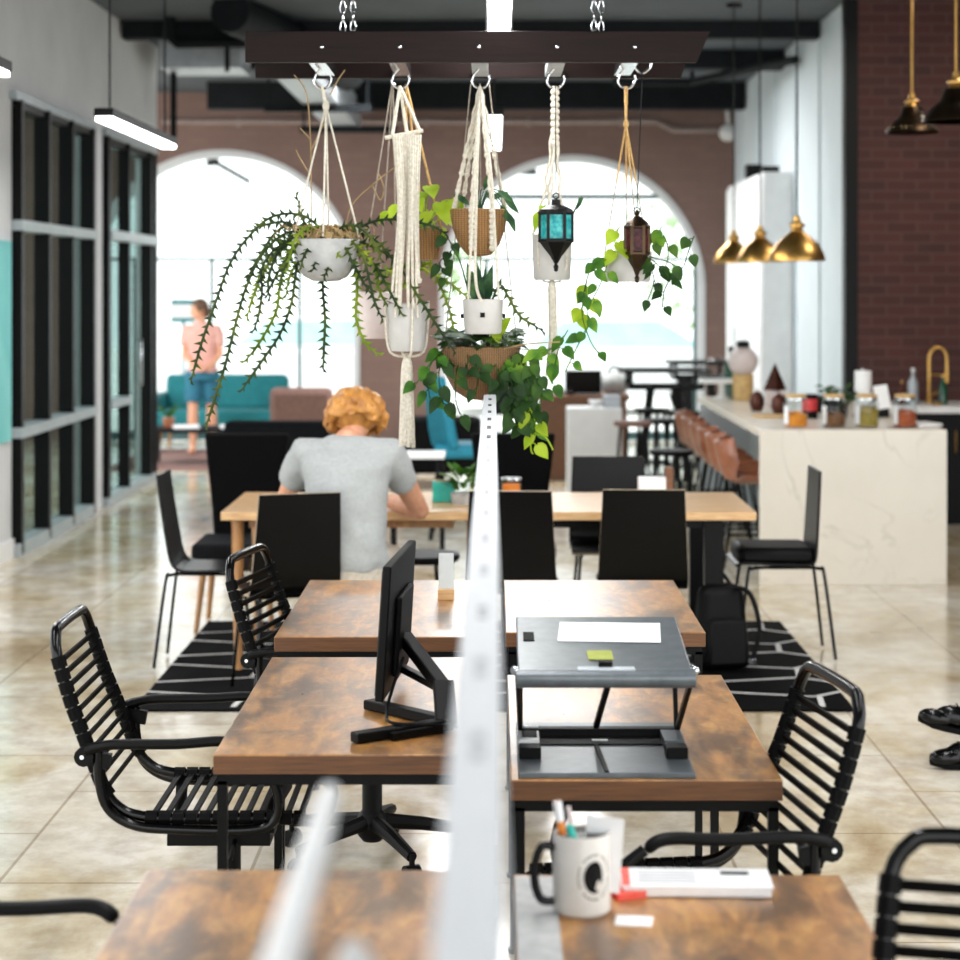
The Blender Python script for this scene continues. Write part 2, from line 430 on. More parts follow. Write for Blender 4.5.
RX = lambda a: Matrix.Rotation(a, 3, 'X')
RY = lambda a: Matrix.Rotation(a, 3, 'Y')
RZ = lambda a: Matrix.Rotation(a, 3, 'Z')
WORLD, ROWP, EXPO = 1.5, 34.0, 0.22
# ================================================================== the setting
LW, RW, CEIL, ENDY, KY = -3.22, 2.82, 4.10, 23.5, 15.9
struct(MB().span((-9, -3.0, -0.06), (6.2, ENDY, 0)).build('floor', M['floor'], smooth=False))
struct(MB().span((-9, -1.0, CEIL), (6.2, ENDY+0.4, CEIL+0.1)).build('ceiling', M['ceil'], smooth=False))

# end wall with two arches
ARCH = [(-3.20, 1.62, 1.80), (0.917, 1.56, 1.80)]
def arch_z(x):
    for cx, r, zs in ARCH:
        if abs(x-cx) < r: return zs + sqrt(max(0, r*r-(x-cx)**2))
    return 0.0
mb = MB(); y0, y1 = ENDY, ENDY+0.35
xs = [(-9.0, 0), (ARCH[0][0]-1.62, 0)]
def column(xa, za, xb, zb):
    T = CEIL
    mb.add([(xa, y0, za), (xb, y0, zb), (xb, y0, T), (xa, y0, T), (xa, y1, za), (xb, y1, zb), (xb, y1, T), (xa, y1, T)],
           [(0, 1, 2, 3), (5, 4, 7, 6), (4, 5, 1, 0), (3, 2, 6, 7)])
edges = [-9.0, ARCH[0][0]-1.62, ARCH[0][0]+1.62, ARCH[1][0]-1.56, ARCH[1][0]+1.56, 6.2]
for i in range(5):
    a, b = edges[i], edges[i+1]
    if i in (1, 3):
        cx, r, zs = ARCH[0 if i == 1 else 1]; n = 40
        for k in range(n):
            t0, t1 = pi - pi*k/n, pi - pi*(k+1)/n
            column(cx+r*cos(t0), zs+r*sin(t0), cx+r*cos(t1), zs+r*sin(t1))
        for sx in (-1, 1):
            mb.add([(cx+sx*r, y0, 0), (cx+sx*r, y1, 0), (cx+sx*r, y1, zs), (cx+sx*r, y0, zs)], [(0, 1, 2, 3)])
    else: column(a, 0, b, 0)
struct(mb.build('wall_end', M['brick_far'], smooth=False))
for k, (cx, r, zs) in enumerate(ARCH):
    # pale plaster band round the opening
    mb = MB(); n = 40; ri, ro = r-0.07, r+0.005
    arc = [(cx-1, 0)]
    pts = [(-1, 0.0)] + [None]*0
    prof = [(cx-r, 0.0, -1, 0)] + [(cx, zs, cos(pi-pi*j/n), sin(pi-pi*j/n)) for j in range(n+1)] + [(cx+r, 0.0, 1, 0)]
    vs = []; fs = []
    for (ax, az, dx, dz) in prof:
        if az == 0.0: ins = (ax + (0.07 if dx < 0 else -0.07), 0); out = (ax, 0)
        else: ins = (ax+ri*dx, az+ri*dz); out = (ax+ro*dx, az+ro*dz)
        vs += [(ins[0], y0-0.02, ins[1]), (out[0], y0-0.02, out[1]), (out[0], y1, out[1]), (ins[0], y1, ins[1])]
    for j in range(len(prof)-1):
        o, p = 4*j, 4*j+4
        for e in range(4): fs.append((o+e, o+(e+1) % 4, p+(e+1) % 4, p+e))
    struct(mb.add(vs, fs).build('trim_%d' % (k+1), M['white_wall'], smooth=False))
    w = bpy.data.objects.new('window_%d' % (k+1), None); COL.objects.link(w); struct(w)
    fr = MB(); yb = ENDY+0.17
    for z, t in ((2.88, 0.055), (2.14, 0.035)):
        half = sqrt(max(0.01, ri*ri-(max(z, zs)-zs)**2))
        if k == 1 and z > 2.5: fr.span((cx-half, yb-.03, z-t/2), (cx+half, yb+.03, z+t/2))
        elif z < 2.5: fr.span((cx-half, yb-.02, z-t/2), (cx+half, yb+.02, z+t/2))
    for x in ([cx-0.14, cx-1.05, cx+0.9] if k == 0 else [cx-1.0, cx+1.46]):
        fr.span((x-.02, yb-.02, 0.0), (x+.02, yb+.02, 2.14))
    fr.span((cx-ri, yb-.03, 0), (cx+ri, yb+.03, 0.10))
    fr.build('window_frame', pm('teal_black_frame_%d' % k, '1d3a3a', '244646', 0.5), w, smooth=False)
    g = MB(); vs = [(cx-ri, yb, 0.0)] + [(cx+ri*cos(pi-pi*j/n), yb, zs+ri*sin(pi-pi*j/n)) for j in range(n+1)] + [(cx+ri, yb, 0.0)]
    g.add(vs, [tuple(range(len(vs)))])
    g.build('window_pane', M['glass'], w, smooth=False)

# left storefront wall
WT = 0.16
mb = MB()
Y0L, Y1L = 12.2, 19.1
G1, G2 = (13.35, 15.9), (16.45, 18.85)           # two glazed bays
HEAD = 3.06
mb.span((LW-WT, Y0L, HEAD), (LW, Y1L, CEIL))
mb.span((LW-WT, Y0L, 0), (LW, G1[0], HEAD)); mb.span((LW-WT, G1[1], 0), (LW, G2[0], HEAD)); mb.span((LW-WT, G2[1], 0), (LW, Y1L, HEAD))
struct(mb.build('wall_left', M['white_wall'], smooth=False))
struct(MB().span((LW-0.001, Y0L, 0), (LW+0.02, G1[0], 0.13)).build('baseboard_left', M['white'], smooth=False))
w = bpy.data.objects.new('window_3', None); COL.objects.link(w); struct(w)
mb = MB(); d = 0.06
for y in (13.42, 14.25, 15.05, 15.84):
    mb.span((LW-0.05, y-.035, 0.02), (LW+d, y+.035, HEAD))
mb.span((LW-0.10, 13.35, HEAD-0.05), (LW+0.03, 15.9, HEAD))
mb.build('mullion', M['black'], w, smooth=False)
mb = MB()
for z in (2.22, 0.83): mb.span((LW-0.05, 13.37, z-0.035), (LW+d+0.015, 15.88, z+0.035))
mb.span((LW-0.08, 13.36, 0.0), (LW+0.06, 15.89, 0.09))
mb.span((LW-0.02, 13.3, HEAD-0.005), (LW+0.05, 15.95, HEAD+0.05))
mb.build('window_rail', M['skirt'], w, smooth=False)
MB().span((LW-0.06, 13.36, 0.05), (LW-0.05, 15.88, HEAD-.02)).build('window_pane', M['dark_glass'], w, smooth=False)
w = bpy.data.objects.new('door_1', None); COL.objects.link(w); struct(w)
mb = MB()
for y, t in ((16.52, .05), (17.42, .03), (18.55, .04), (18.80, .045)):
    mb.span((LW-0.05, y-t, 0.02), (LW+0.05, y+t, HEAD))
mb.span((LW-0.10, 16.45, HEAD-0.06), (LW+0.02, 18.85, HEAD))
mb.build('door_frame', M['black'], w, smooth=False)
mb = MB()
mb.span((LW-0.06, 16.5, 2.20), (LW+0.07, 18.8, 2.28)); mb.span((LW-0.08, 16.46, 0.0), (LW+0.05, 18.84, 0.07))
mb.span((LW-0.06, 16.5, 0.80), (LW+0.07, 17.4, 0.86)); mb.span((LW-0.02, 16.42, HEAD-0.005), (LW+0.05, 18.88, HEAD+0.05))
mb.build('door_rail', M['skirt'], w, smooth=False)
MB().span((LW-0.06, 16.47, 0.05), (LW-0.05, 18.82, HEAD-.02)).build('door_pane', M['dark_glass'], w, smooth=False)
MB().tube([(LW+.08, 17.52, .95), (LW+.13, 17.52, .95), (LW+.13, 17.52, 1.35), (LW+.08, 17.52, 1.35)], .012).build('door_handle', M['chrome'], w)
# the neighbouring room behind the glass

# right: white clad wall, dark brick kitchen wall
mb = MB()
mb.span((RW, KY+0.12, 0), (RW+0.2, ENDY, CEIL))
for y in (17.3, 18.65, 20.0, 21.4, 22.7): mb.span((RW-0.02, y-0.03, 0), (RW+0.01, y+0.03, CEIL))
struct(mb.build('wall_right', M['white_panel'], smooth=False))
struct(MB().span((RW+0.06, KY, 0), (6.2, KY+0.12, CEIL)).build('wall_kitchen', M['brick_dark'], smooth=False))
struct(MB().span((RW-0.03, KY-0.01, 0), (RW+0.07, KY+0.13, CEIL)).build('trim_3', M['black'], smooth=False))
struct(MB().span((6.2, 8, 0), (6.3, KY, CEIL)).build('wall_far_right', M['brick_dark'], smooth=False))

# ------------------------------------------------------------------ ceiling fittings
def ceiling_piece(name, label, cat, spans, mat, group=None):
    mb = MB()
    for a, b in spans: mb.span(a, b)
    return tag(mb.build(name, mat, smooth=False), label, cat, group)
ceiling_piece('ceiling_beam', 'dark steel ceiling beam running along the top of the brown brick end wall', 'beam', [((-3.2, 22.3, 3.80), (2.80, 22.55, CEIL+.01))], M['ceil_dark'])
ceiling_piece('ceiling_beam', 'dark steel ceiling beam crossing overhead just behind the hanging planks', 'beam', [((-3.2, 19.3, 3.92), (2.80, 19.55, CEIL+.01))], M['ceil_dark'])
ceiling_piece('ceiling_beam', 'dark steel ceiling beam crossing overhead nearest the top of the photo', 'beam', [((-3.2, 17.2, 3.95), (2.80, 17.4, CEIL+.01))], M['ceil_dark'])
def pipe(label, pts, r, mat, drops=()):
    t = thing('ceiling_pipe', label, 'pipe', pts[0])
    o = Vector(pts[0])
    MB().tube([Vector(p)-o for p in pts], r, 8).build('pipe_run', mat, t)
    for x, y, z in drops:
        MB().tube([Vector((x, y, z))-o, Vector((x, y, CEIL))-o], .02, 6).build('pipe_hanger', mat, t)
pipe('black sprinkler pipe bending down from the ceiling above the plank on the left', [(-2.75, 17.0, CEIL), (-2.75, 17.0, 3.93), (-2.70, 17.0, 3.88), (-1.30, 17.0, 3.90)], .045, M['ceil_dark'], [(-2.2, 17.0, 3.9)])
pipe('black pipe running across the ceiling close to the white cladding on the right', [(1.2, 20.2, 3.88), (2.0, 20.2, 3.88), (2.75, 18.2, 3.88)], .04, M['ceil_dark'], [(2.0, 20.2, 3.88)])
pipe('thin black pipe hanging down the left corner beside the white storefront wall', [(-2.98, 18.6, CEIL), (-2.98, 18.6, 3.2)], .03, M['ceil_dark'])
t = thing('ceiling_duct', 'pale grey ventilation duct running back under the ceiling behind the first hook', 'duct', (-1.7, 17, 3.6))
MB().box((0, 3.0, .17), (.34, 6.0, .34)).build('duct_body', M['duct'], t, smooth=False)
for y, x0, x1 in ((2.6, -.55, .5), (5.2, -.45, .62)):
    mb = MB().span((x0, y-.04, -.075), (x1, y+.04, -.003)); mb.tube([(x0+.04, y, -.04), (x0+.04, y, .5)], .012, 6); mb.tube([(x1-.04, y, -.04), (x1-.04, y, .5)], .012, 6)
    mb.build('duct_hanger', M['ceil_dark'], t, smooth=False)
t = thing('ceiling_duct', 'dark round duct slanting across the ceiling above the left end of the plank', 'duct', (-1.75, 16.5, 3.9))
MB().tube([(-.35, -.6, .1), (0.05, 0.9, .02), (.35, 2.6, -.05)], .17, 14).build('duct_body', M['ceil_dark'], t)
t = thing('ceiling_duct', 'wide pale box standing in for lit ceiling left of the hanging planks', 'duct', (-2.67, 18.5, 3.78))  # pale box added where the ceiling between the beams catches light
MB().box((0, 0, .16), (.74, .7, .28)).build('duct_body', M['duct'], t, smooth=False)
MB().box((.25, -.36, .16), (.04, .03, .36)).build('box_flange', M['ceil_dark'], t, smooth=False)
t = thing('wall_conduit', 'thin pale conduit running along the brown brick above both arches', 'conduit', (0, ENDY-.03, 3.75))
z1, z2 = 0.0, -0.10
pts = [(-3.9, 0, z1), (1.90, 0, z1), (2.10, 0, z2), (2.62, 0, z2)]
MB().tube(pts, .03, 8).build('conduit_run', M['wall_conduit'], t)
for x in (-3.0, -1.9, -.8, .4, 1.5): MB().box((x, .01, 0), (.05, .04, .10)).build('conduit_clip', M['wall_conduit'], t, smooth=False)
t = thing('wall_bulkhead_light', 'small round white fitting on the brick at the right end of the conduit', 'light fitting', (2.74, ENDY-.02, 3.62))
MB().lathe([(.10, 0), (.10, .04), (.085, .09), (.05, .12), (.0, .13)], 20).build('housing', M['white'], t).rotation_euler = (radians(90), 0, 0)
MB().tube([(0, -.06, .1), (-.02, -.08, .35), (.03, -.1, .48), (.06, -.12, .50)], .02, 8).build('supply_pipe', M['white'], t)

# ------------------------------------------------------------------ linear LED pendants
def linear_light(label, x, ya, yb, z, w=0.085):
    t = thing('linear_pendant_light', label, 'light', (x, (ya+yb)/2, z), 0, 'slim linear pendant lights under the ceiling')
    L = yb-ya
    MB().box((0, 0, .028), (w+.02, L, .046)).build('housing', M['black_matte'], t, smooth=False, bevel=.004)
    MB().box((0, 0, -.006), (w, L-.02, .022)).build('diffuser', M['led'], t, smooth=False)
    for s in (-1, 1): MB().tube([(0, s*L*.42, .07), (0, s*L*.42, CEIL-z)], .006, 6).build('suspension_rod', M['black_matte'], t)
LZ = 2.74
linear_light('slim white lit bar hanging beside the storefront windows on the left', -2.07, 10.6, 12.75, LZ-.035)
linear_light('lit bar cut off by the top left corner of the photo', -2.16, 6.4, 8.75, LZ)
linear_light('bright lit bar overhead, crossing behind the dark wood planks', 0.02, 6.2, 9.0, LZ+.07)
linear_light('lit bar seen just under the planks, against the brown brick', 0.0, 10.95, 13.4, LZ)

# ------------------------------------------------------------------ outside
struct(MB().span((-30, ENDY+.35, -.12), (30, 60, -.06)).build('ground', M['asphalt'], smooth=False))
def car(label, loc, rz, body, L=4.4):
    t = thing('parked_car', label, 'car', loc, rz)
    prof = [(-2.2, .30), (-2.15, .75), (-1.9, .88), (-1.0, .95), (2.0, .92), (2.2, .70), (2.2, .30)]
    mb = MB(); n = len(prof)
    vs = [(x, -.86, z) for x, z in prof] + [(x, .86, z) for x, z in prof]
    mb.add(vs, [tuple(range(n)), tuple(range(n, 2*n))[::-1]] + [(i, i+n, (i+1) % n+n, (i+1) % n) for i in range(n)])
    cab = [(-1.2, .94), (-.6, 1.42), (.9, 1.45), (1.7, .93)]; k = len(cab)
    mb.add([(x, -.70 if z < 1 else -.58, z) for x, z in cab] + [(x, .70 if z < 1 else .58, z) for x, z in cab],
           [tuple(range(k)), tuple(range(k, 2*k))[::-1]] + [(i, i+k, (i+1) % k+k, (i+1) % k) for i in range(k)])
    mb.build('body', body, t, smooth=False, bevel=.06)
    for s in (-1, 1):
        mb = MB().add([(-1.02, s*.70, 1.0), (-.55, s*.62, 1.36), (.86, s*.62, 1.38), (1.5, s*.70, 1.0)], [(0, 1, 2, 3)])
        mb.build('side_window', M['car_glass'], t, smooth=False)
    MB().add([(-1.21, -.62, 1.0), (-1.21, .62, 1.0), (-.66, .55, 1.40), (-.66, -.55, 1.40)], [(0, 1, 2, 3)]).build('windscreen', M['car_glass'], t, smooth=False)
    for x in (-1.4, 1.35):
        for s in (-1, 1):
            MB().tube([(x, s*.70, .27), (x, s*.88, .27)], .33, 20).build('wheel', M['black_matte'], t)
car('white car with pale teal windows parked outside the left arch', (-3.0, 31.0, -.06), radians(8), M['car_white'])
car('white car with pale teal windows parked outside the right arch', (1.6, 30.0, -.06), radians(-4), M['car_white'])
def street_tree(label, loc, s):
    t = thing('street_tree', label, 'tree', loc)
    MB().tube([(0, 0, 0), (.05, 0, 1.2), (0, .05, 2.2)], [.12, .09, .05], 8).build('trunk', M['drystem'], t)
    mb = MB()
    for k in range(420):
        a, b = random.uniform(0, 2*pi), random.uniform(-1, 1); r = s*random.uniform(.5, 1)
        p = Vector((r*cos(a)*sqrt(1-b*b), r*sin(a)*sqrt(1-b*b), 2.6+r*b*.8))
        mb.leaf(p, (random.uniform(-1, 1), random.uniform(-1, 1), random.uniform(-1, .3)), (0, 0, 1), .22, .13, False)
    mb.build('foliage', M['foliage'], t)
street_tree('pale sunlit tree out in the street beyond the left arch', (-1.4, 40, -.06), 1.5)
street_tree('pale sunlit tree out in the street beyond the right arch', (4.3, 40, -.06), 2.1)

# wall-hung poster and window sign
t = thing('wall_poster', 'teal poster at the left edge on the white wall', 'poster', (LW, 13.0, 1.45))
MB().box((.012, 0, .0), (.024, .50, 1.32)).build('poster_board', M['teal_panel'], t, smooth=False)
t = thing('street_sign', 'small white and teal banded sign seen through the left arch beside the standing person', 'sign', P(183, 311, 27))
MB().box((0, 0, 0), (.33, .03, .30)).build('sign_panel', M['white'], t, smooth=False, bevel=.004)
for z in (.125, -.125): MB().box((0, -.018, z), (.33, .008, .06)).build('sign_band', M['teal_fabric'], t, smooth=False)
zz = P(183, 311, 27).z
MB().tube([(0, .03, .1), (0, .03, -zz-.06)], .03, 8).build('sign_post', M['duct'], t)
for nm, a, b in (('left', (213, 161), (250, 182)), ('right', (530, 170), (488, 179))):
    A, B = P(a[0], a[1], 25.5), P(b[0], b[1], 25.5)
    t = thing('outdoor_lamp', 'black lamp arm hanging in the %s arch opening' % nm, 'lamp', A)
    MB().tube([(0, 0, 0), B-A], .03, 8).build('lamp_arm', M['iron'], t)
    MB().tube([(0, 0, .03), (0, 0, 1.6)], .012, 6).build('lamp_stem', M['iron'], t)
    MB().lathe([(.10, -.06), (.08, .02), (.03, .06), (0.0, .065)], 14).build('lamp_head', M['iron'], t)

# ------------------------------------------------------------------ rug
RY0, RY1, RXh = 8.49, 10.75, 1.535
mb = MB().span((-RXh, RY0, 0.0), (RXh, RY1, 0.010)); mb.slot(1)
def strip(a, b, w=.013):
    a, b = Vector((a[0], a[1], .0112)), Vector((b[0], b[1], .0112)); d = (b-a).normalized(); s = Vector((-d.y, d.x, 0))*w
    mb.add([a-s, b-s, b+s, a+s], [(0, 1, 2, 3)])
rows = 7; dy = (RY1-RY0)/rows
for r in range(rows+1):
    px_ = None
    k = 0; x = -RXh
    while x < RXh - .01:
        xn = min(RXh, x+.42)
        ya = RY0 + r*dy + (.055 if (k+r) % 2 else -.055); yb = RY0 + r*dy + (.055 if (k+1+r) % 2 else -.055)
        c = lambda y: min(RY1-.01, max(RY0+.01, y))
        if RY0 < ya < RY1 and RY0 < yb < RY1: strip((x, c(ya)), (xn, c(yb)))
        if (k+r) % 2 and r < rows and k: strip((x, c(ya)), (x+.02, c(RY0+(r+1)*dy-.055)))
        x = xn; k += 1
tag(mb.build('rug', [M['rug'], M['rug_line']], smooth=False), 'black rug with thin white honeycomb lines under the long communal table', 'rug')
# ================================================================== desks and the divider
DT = 0.75
def desk(label, x0, x1, ya, yb):
    t = thing('desk', label, 'desk', ((x0+x1)/2, (ya+yb)/2, 0), 0, 'rustic wood desks with black frames in two rows')
    w, l = x1-x0, yb-ya
    mb = MB(); mb.box((0, 0, DT-.0225), (w, l, .045))
    top = mb.build('desktop', M['wood'], t, smooth=False, bevel=.003)
    for s in (-1, 1): MB().box((0, s*(l/2+.0006), DT-.0235), (w-.002, .0024, .041)).build('edge_band', M['edge_wood'], top, smooth=False)
    fr = MB(); b = .022
    for s in (-1, 1):
        fr.span((-w/2+.01, s*(l/2-.012)-b/2, DT-.068), (w/2-.01, s*(l/2-.012)+b/2, DT-.046))
        fr.span((s*(w/2-.02)-b/2, -l/2+.01, DT-.068), (s*(w/2-.02)+b/2, l/2-.01, DT-.046))
    fr.build('frame', M['black'], t, smooth=False)
    for sx in (-1, 1):
        for sy in (-1, 1):
            lg = MB(); lg.span((sx*(w/2-.02)-b/2, sy*(l/2-.012)-b/2, .012), (sx*(w/2-.02)+b/2, sy*(l/2-.012)+b/2, DT-.06))
            l_ = lg.build('leg', M['black'], t, smooth=False)
            MB().lathe([(.016, 0), (.018, .012)], 10, (sx*(w/2-.02), sy*(l/2-.012), 0)).build('foot', M['black_matte'], l_)
    return t
desk('rustic wood desk at the lower left, in front of the blurred rail, nearest the camera', -.625, -.05, 2.45, 3.61)
desk('rustic wood desk carrying the black monitor on the left of the rail', -.632, -.05, 4.50, 5.69)
desk('farthest rustic wood desk on the left of the rail, in front of the seated person', -.662, -.05, 6.02, 7.19)
desk('rustic wood desk at the lower right holding the mug and white booklet', .035, .619, 2.42, 3.58)
desk('rustic wood desk carrying the black laptop riser on the right of the rail', .035, .617, 4.27, 5.43)
desk('bare rustic wood desk farthest back on the right of the rail', .035, .645, 6.10, 7.19)

# divider with its aluminium top rail
RZT, RY_END = 1.447, 6.62
t = thing('desk_divider', 'long slim divider between the desk rows with a pale metal top rail and slots', 'divider', (-.0135, 0, 0))
rail = MB().span((-.0203, .85, RZT-.03), (.0203, RY_END, RZT)).build('top_rail', M['alu'], t, smooth=False, bevel=.002)
y = 1.5
while y < RY_END-.05:
    for q in (0, .055):
        MB().span((-.004, y+q, RZT-.001), (.006, y+q+.03, RZT+.0012)).build('rail_slot', M['ink'] if y < 4.4 else M['black_matte'], rail, smooth=False)
    y += .32
MB().span((-.008, .9, .35), (.008, RY_END-.02, RZT-.02)).build('screen_panel', M['frost'], t, smooth=False)
for yy in (1.0, 3.9, 5.85, RY_END-.03):
    pl = MB().span((-.013, yy-.02, .006), (.013, yy+.02, RZT-.02)).build('post', M['alu'], t, smooth=False)
    MB().span((-.025, yy-.15, 0), (.025, yy+.15, .006)).build('foot_plate', M['alu'], pl, smooth=False)
br = MB().tube([(-.118, 1.60, 1.395), (-.115, 1.4, 1.397), (-.112, .95, 1.40)], [.009, .012, .013], 12).build('side_rod', M['white'], t)
MB().tube([(-.112, 1.02, 1.40), (-.06, 1.02, 1.412), (-.018, 1.02, 1.42)], .010, 8).build('rod_bracket', M['white'], t)
MB().tube([(-.082, 1.36, 1.35), (-.070, 1.20, 1.385), (-.05, 1.02, 1.412)], [.008, .016, .018], 12).build('rod_brace', M['white'], t)

# ================================================================== bungee office chairs
def bungee_chair(label, loc, rz):
    """faces +X; origin on the floor under its column"""
    t = thing('bungee_office_chair', label, 'chair', loc, rz, 'black cord office chairs at the desks')
    side = lambda s: [(-.415, s*.118, .953), (-.411, s*.172, .940), (-.400, s*.203, .890), (-.365, s*.212, .78), (-.315, s*.220, .655),
                      (-.285, s*.222, .575), (-.245, s*.222, .525), (-.185, s*.222, .503), (-.05, s*.222, .497), (.12, s*.222, .500), (.205, s*.216, .494), (.245, s*.18, .472), (.252, s*.10, .462)]
    loop = side(1) + side(-1)[::-1]
    lp = smooth_path(loop, 3, True)
    MB().tube(lp, .0138, 10, closed=True).build('frame_tube', M['black_gloss'], t)
    def at_z(z):          # back tube position at height z
        a = side(1)
        for i in range(len(a)-1):
            if a[i][2] >= z >= a[i+1][2]:
                k = (a[i][2]-z)/max(1e-6, a[i][2]-a[i+1][2]); return [a[i][j]+(a[i+1][j]-a[i][j])*k for j in range(3)]
    for k in range(11):
        z = .878 - k*.031; p = at_z(z)
        mb = MB(); mb.bar((p[0], -p[1], z), (p[0], p[1], z), .006, .017, (0.28, 0, 1))
        for s in (-1, 1):
            q0, q1 = at_z(z+.0135), at_z(z-.0135)
            mb.tube([(q0[0], s*q0[1], q0[2]), (q1[0], s*q1[1], q1[2])], .0185, 8)
        mb.build('back_cord', M['rubber'], t)
    for k in range(12):
        x = -.165 + k*.033
        mb = MB(); z = .500; mb.bar((x, -.222, z), (x, .222, z), .014, .007)
        for s in (-1, 1): mb.tube([(x-.014, s*.222, z), (x+.014, s*.222, z)], .0185, 8)
        mb.build('seat_cord', M['rubber'], t)
    for s in (-1, 1):
        arm = smooth_path([(-.315, s*.262, .676), (-.25, s*.268, .690), (-.10, s*.272, .692), (.0, s*.268, .698), (.040, s*.264, .692), (.062, s*.262, .674)], 5)
        mb = MB(); n = len(arm); mb.tube(arm, [.014]*3+[.0125]*(n-6)+[.012, .010, .007], 12, flat=1.6)
        pad = mb.build('armrest', M['black_matte'], t)
        ar = smooth_path([(-.290, s*.256, .672), (-.288, s*.252, .60), (-.268, s*.246, .53), (-.205, s*.242, .487), (-.10, s*.240, .476), (.06, s*.240, .474), (.130, s*.242, .490), (.150, s*.250, .545), (.125, s*.258, .625), (.065, s*.262, .676)], 5)
        MB().tube(ar, .0125, 10).build('arm_tube', M['black_gloss'], t)
        mb = MB().tube([(-.322, s*.252, .660), (-.322, s*.272, .660)], .024, 12); mb.bar((-.322, s*.25, .655), (-.26, s*.25, .645), .02, .036)
        br = mb.build('arm_bracket', M['black_matte'], t)
        MB().tube([(-.326, s*.271, .660), (-.326, s*.2745, .660)], .0055, 10).build('bolt', M['chrome'], br)
    mb = MB()
    mb.bar((-.16, -.225, .478), (-.13, 0, .425), .03, .022); mb.bar((-.16, .225, .478), (-.13, 0, .425), .03, .022)
    mb.bar((.12, -.225, .474), (.08, 0, .425), .03, .022); mb.bar((.12, .225, .474), (.08, 0, .425), .03, .022)
    mb.box((-.02, 0, .41), (.26, .17, .035))
    mb.build('seat_mechanism', M['black_matte'], t, smooth=False)
    MB().tube([(.02, -.08, .405), (.03, -.24, .400)], .006, 8).build('tilt_lever', M['black_matte'], t)
    mb = MB().lathe([(.032, .09), (.032, .24), (.026, .245), (.026, .40)], 16)
    mb.build('gas_column', M['black_matte'], t)
    MB().lathe([(.03, .055), (.046, .075), (.048, .13), (.034, .15)], 16).build('base_hub', M['black_matte'], t)
    for k in range(5):
        a = 2*pi*k/5 + .35; c, s_ = cos(a), sin(a)
        mb = MB(); mb.tube([(c*.035, s_*.035, .115), (c*.16, s_*.16, .102), (c*.30, s_*.30, .078)], [.026, .022, .017], 8)
        sp = mb.build('base_spoke', M['black_matte'], t)
        mb = MB(); nrm = Vector((-s_, c, 0)); ctr = Vector((c*.30, s_*.30, .027))
        for q in (-.014, .014): mb.tube([ctr+nrm*(q-.009), ctr+nrm*(q+.009)], .027, 14)
        mb.tube([ctr+Vector((0, 0, .02)), ctr+Vector((0, 0, .06))], .009, 8)
        mb.build('caster', M['black_matte'], sp)
    return t
chair0 = bungee_chair('black cord office chair at the left of the monitor desk, its whole back in view', (-.675, 5.13, 0), 0.0)
copy_thing(chair0, (-.385, 6.32, 0), radians(-11), 'black cord office chair tucked against the farthest left desk')
copy_thing(chair0, (.325, 4.27, 0), radians(180+9), 'black cord office chair at the right of the laptop riser desk')
copy_thing(chair0, (.715, 2.66, 0), radians(-104), 'black cord office chair cut by the lower right corner of the photo')
copy_thing(chair0, (-.735, 3.30, 0), radians(0), 'black cord office chair showing only an armrest at the lower left edge')

# ================================================================== monitor
t = thing('monitor', 'black monitor seen edge-on standing on the left desk', 'monitor', (-.228, 4.93, DT))
A = Vector((-.284, 4.86, 0)); 
yaw = math.atan2(-(.062), .50)     # far edge lies slightly to the right
pan = bpy.data.objects
R = RZ(math.atan2(-.040, .52)) @ RY(radians(3.5))
scr = MB().box((0, 0, 0), (.022, .52, .33), R); o = scr
c = Vector((-.022, .19, .208)); o.v = [q+c for q in o.v]
sc_ = o.build('display_panel', M['black_matte'], t, smooth=False, bevel=.004)
f = MB().box((-.0122, 0, 0), (.002, .495, .305), R); f.v = [q+c for q in f.v]
f.build('screen', M['black_gloss'], sc_, smooth=False)
b_ = MB().box((.017, 0, -.03), (.016, .26, .20), R); b_.v = [q+c for q in b_.v]
b_.build('rear_housing', M['black_matte'], sc_, smooth=False, bevel=.006)
mb = MB(); mb.bar((.0, .17, .16), (.105, -.10, .085), .035, .03); mb.bar((.105, -.095, .095), (.115, -.18, .012), .05, .03)
mb.build('stand_arm', M['black_matte'], t, smooth=False, bevel=.004)
mb = MB(); mb.bar((-.01, .16, .085), (.105, -.10, .080), .022, .018); mb.build('hinge_bar', M['black'], t, smooth=False, bevel=.003)
MB().bar((.125, -.17, .016), (-.095, -.32, .013), .036, .024).build('foot', M['black_matte'], t, smooth=False, bevel=.004)
MB().bar((.125, -.17, .016), (-.085, .06, .013), .036, .024).build('foot', M['black_matte'], t, smooth=False, bevel=.004)
MB().bar((.125, -.20, .014), (-.01, -.30, .011), .016, .016).build('foot', M['black'], t, smooth=False)
MB().tube(smooth_path([(.0, .10, .12), (-.02, .0, .07), (-.03, -.12, .03), (-.01, -.24, .03), (.08, -.26, .03), (.14, -.18, .008)], 5), .004, 6).build('cable', M['rubber'], t)

# ================================================================== laptop riser
t = thing('laptop_riser', 'black two-tier folding laptop riser standing on the right desk', 'laptop stand', (.242, 4.53, DT))
w = .380
lo = MB().box((0, 0, .006), (w, .50, .012)).build('lower_platform', M['platform'], t, smooth=False, bevel=.002)
MB().bar((.0, -.245, .0135), (-.012, .06, .0135), .010, .003).build('platform_seam', M['black_matte'], lo, smooth=False)
MB().box((0, .10, .022), (w-.01, .03, .022)).build('cross_bar', M['black_matte'], t, smooth=False, bevel=.002)
MB().box((-.0, .045, .0135), (w-.06, .07, .004)).build('recess', M['black_matte'], lo, smooth=False)
MB().box((-.0, .045, .0165), (.036, .012, .002)).build('badge', M['white'], lo, smooth=False)
MB().box((-.155, .105, .034), (.03, .012, .003)).build('badge', M['white'], lo, smooth=False)
for s in (-1, 1):
    bl = MB().box((s*.162, -.10, .024), (.048, .05, .026)).build('hinge_block', M['black_matte'], t, smooth=False, bevel=.003)
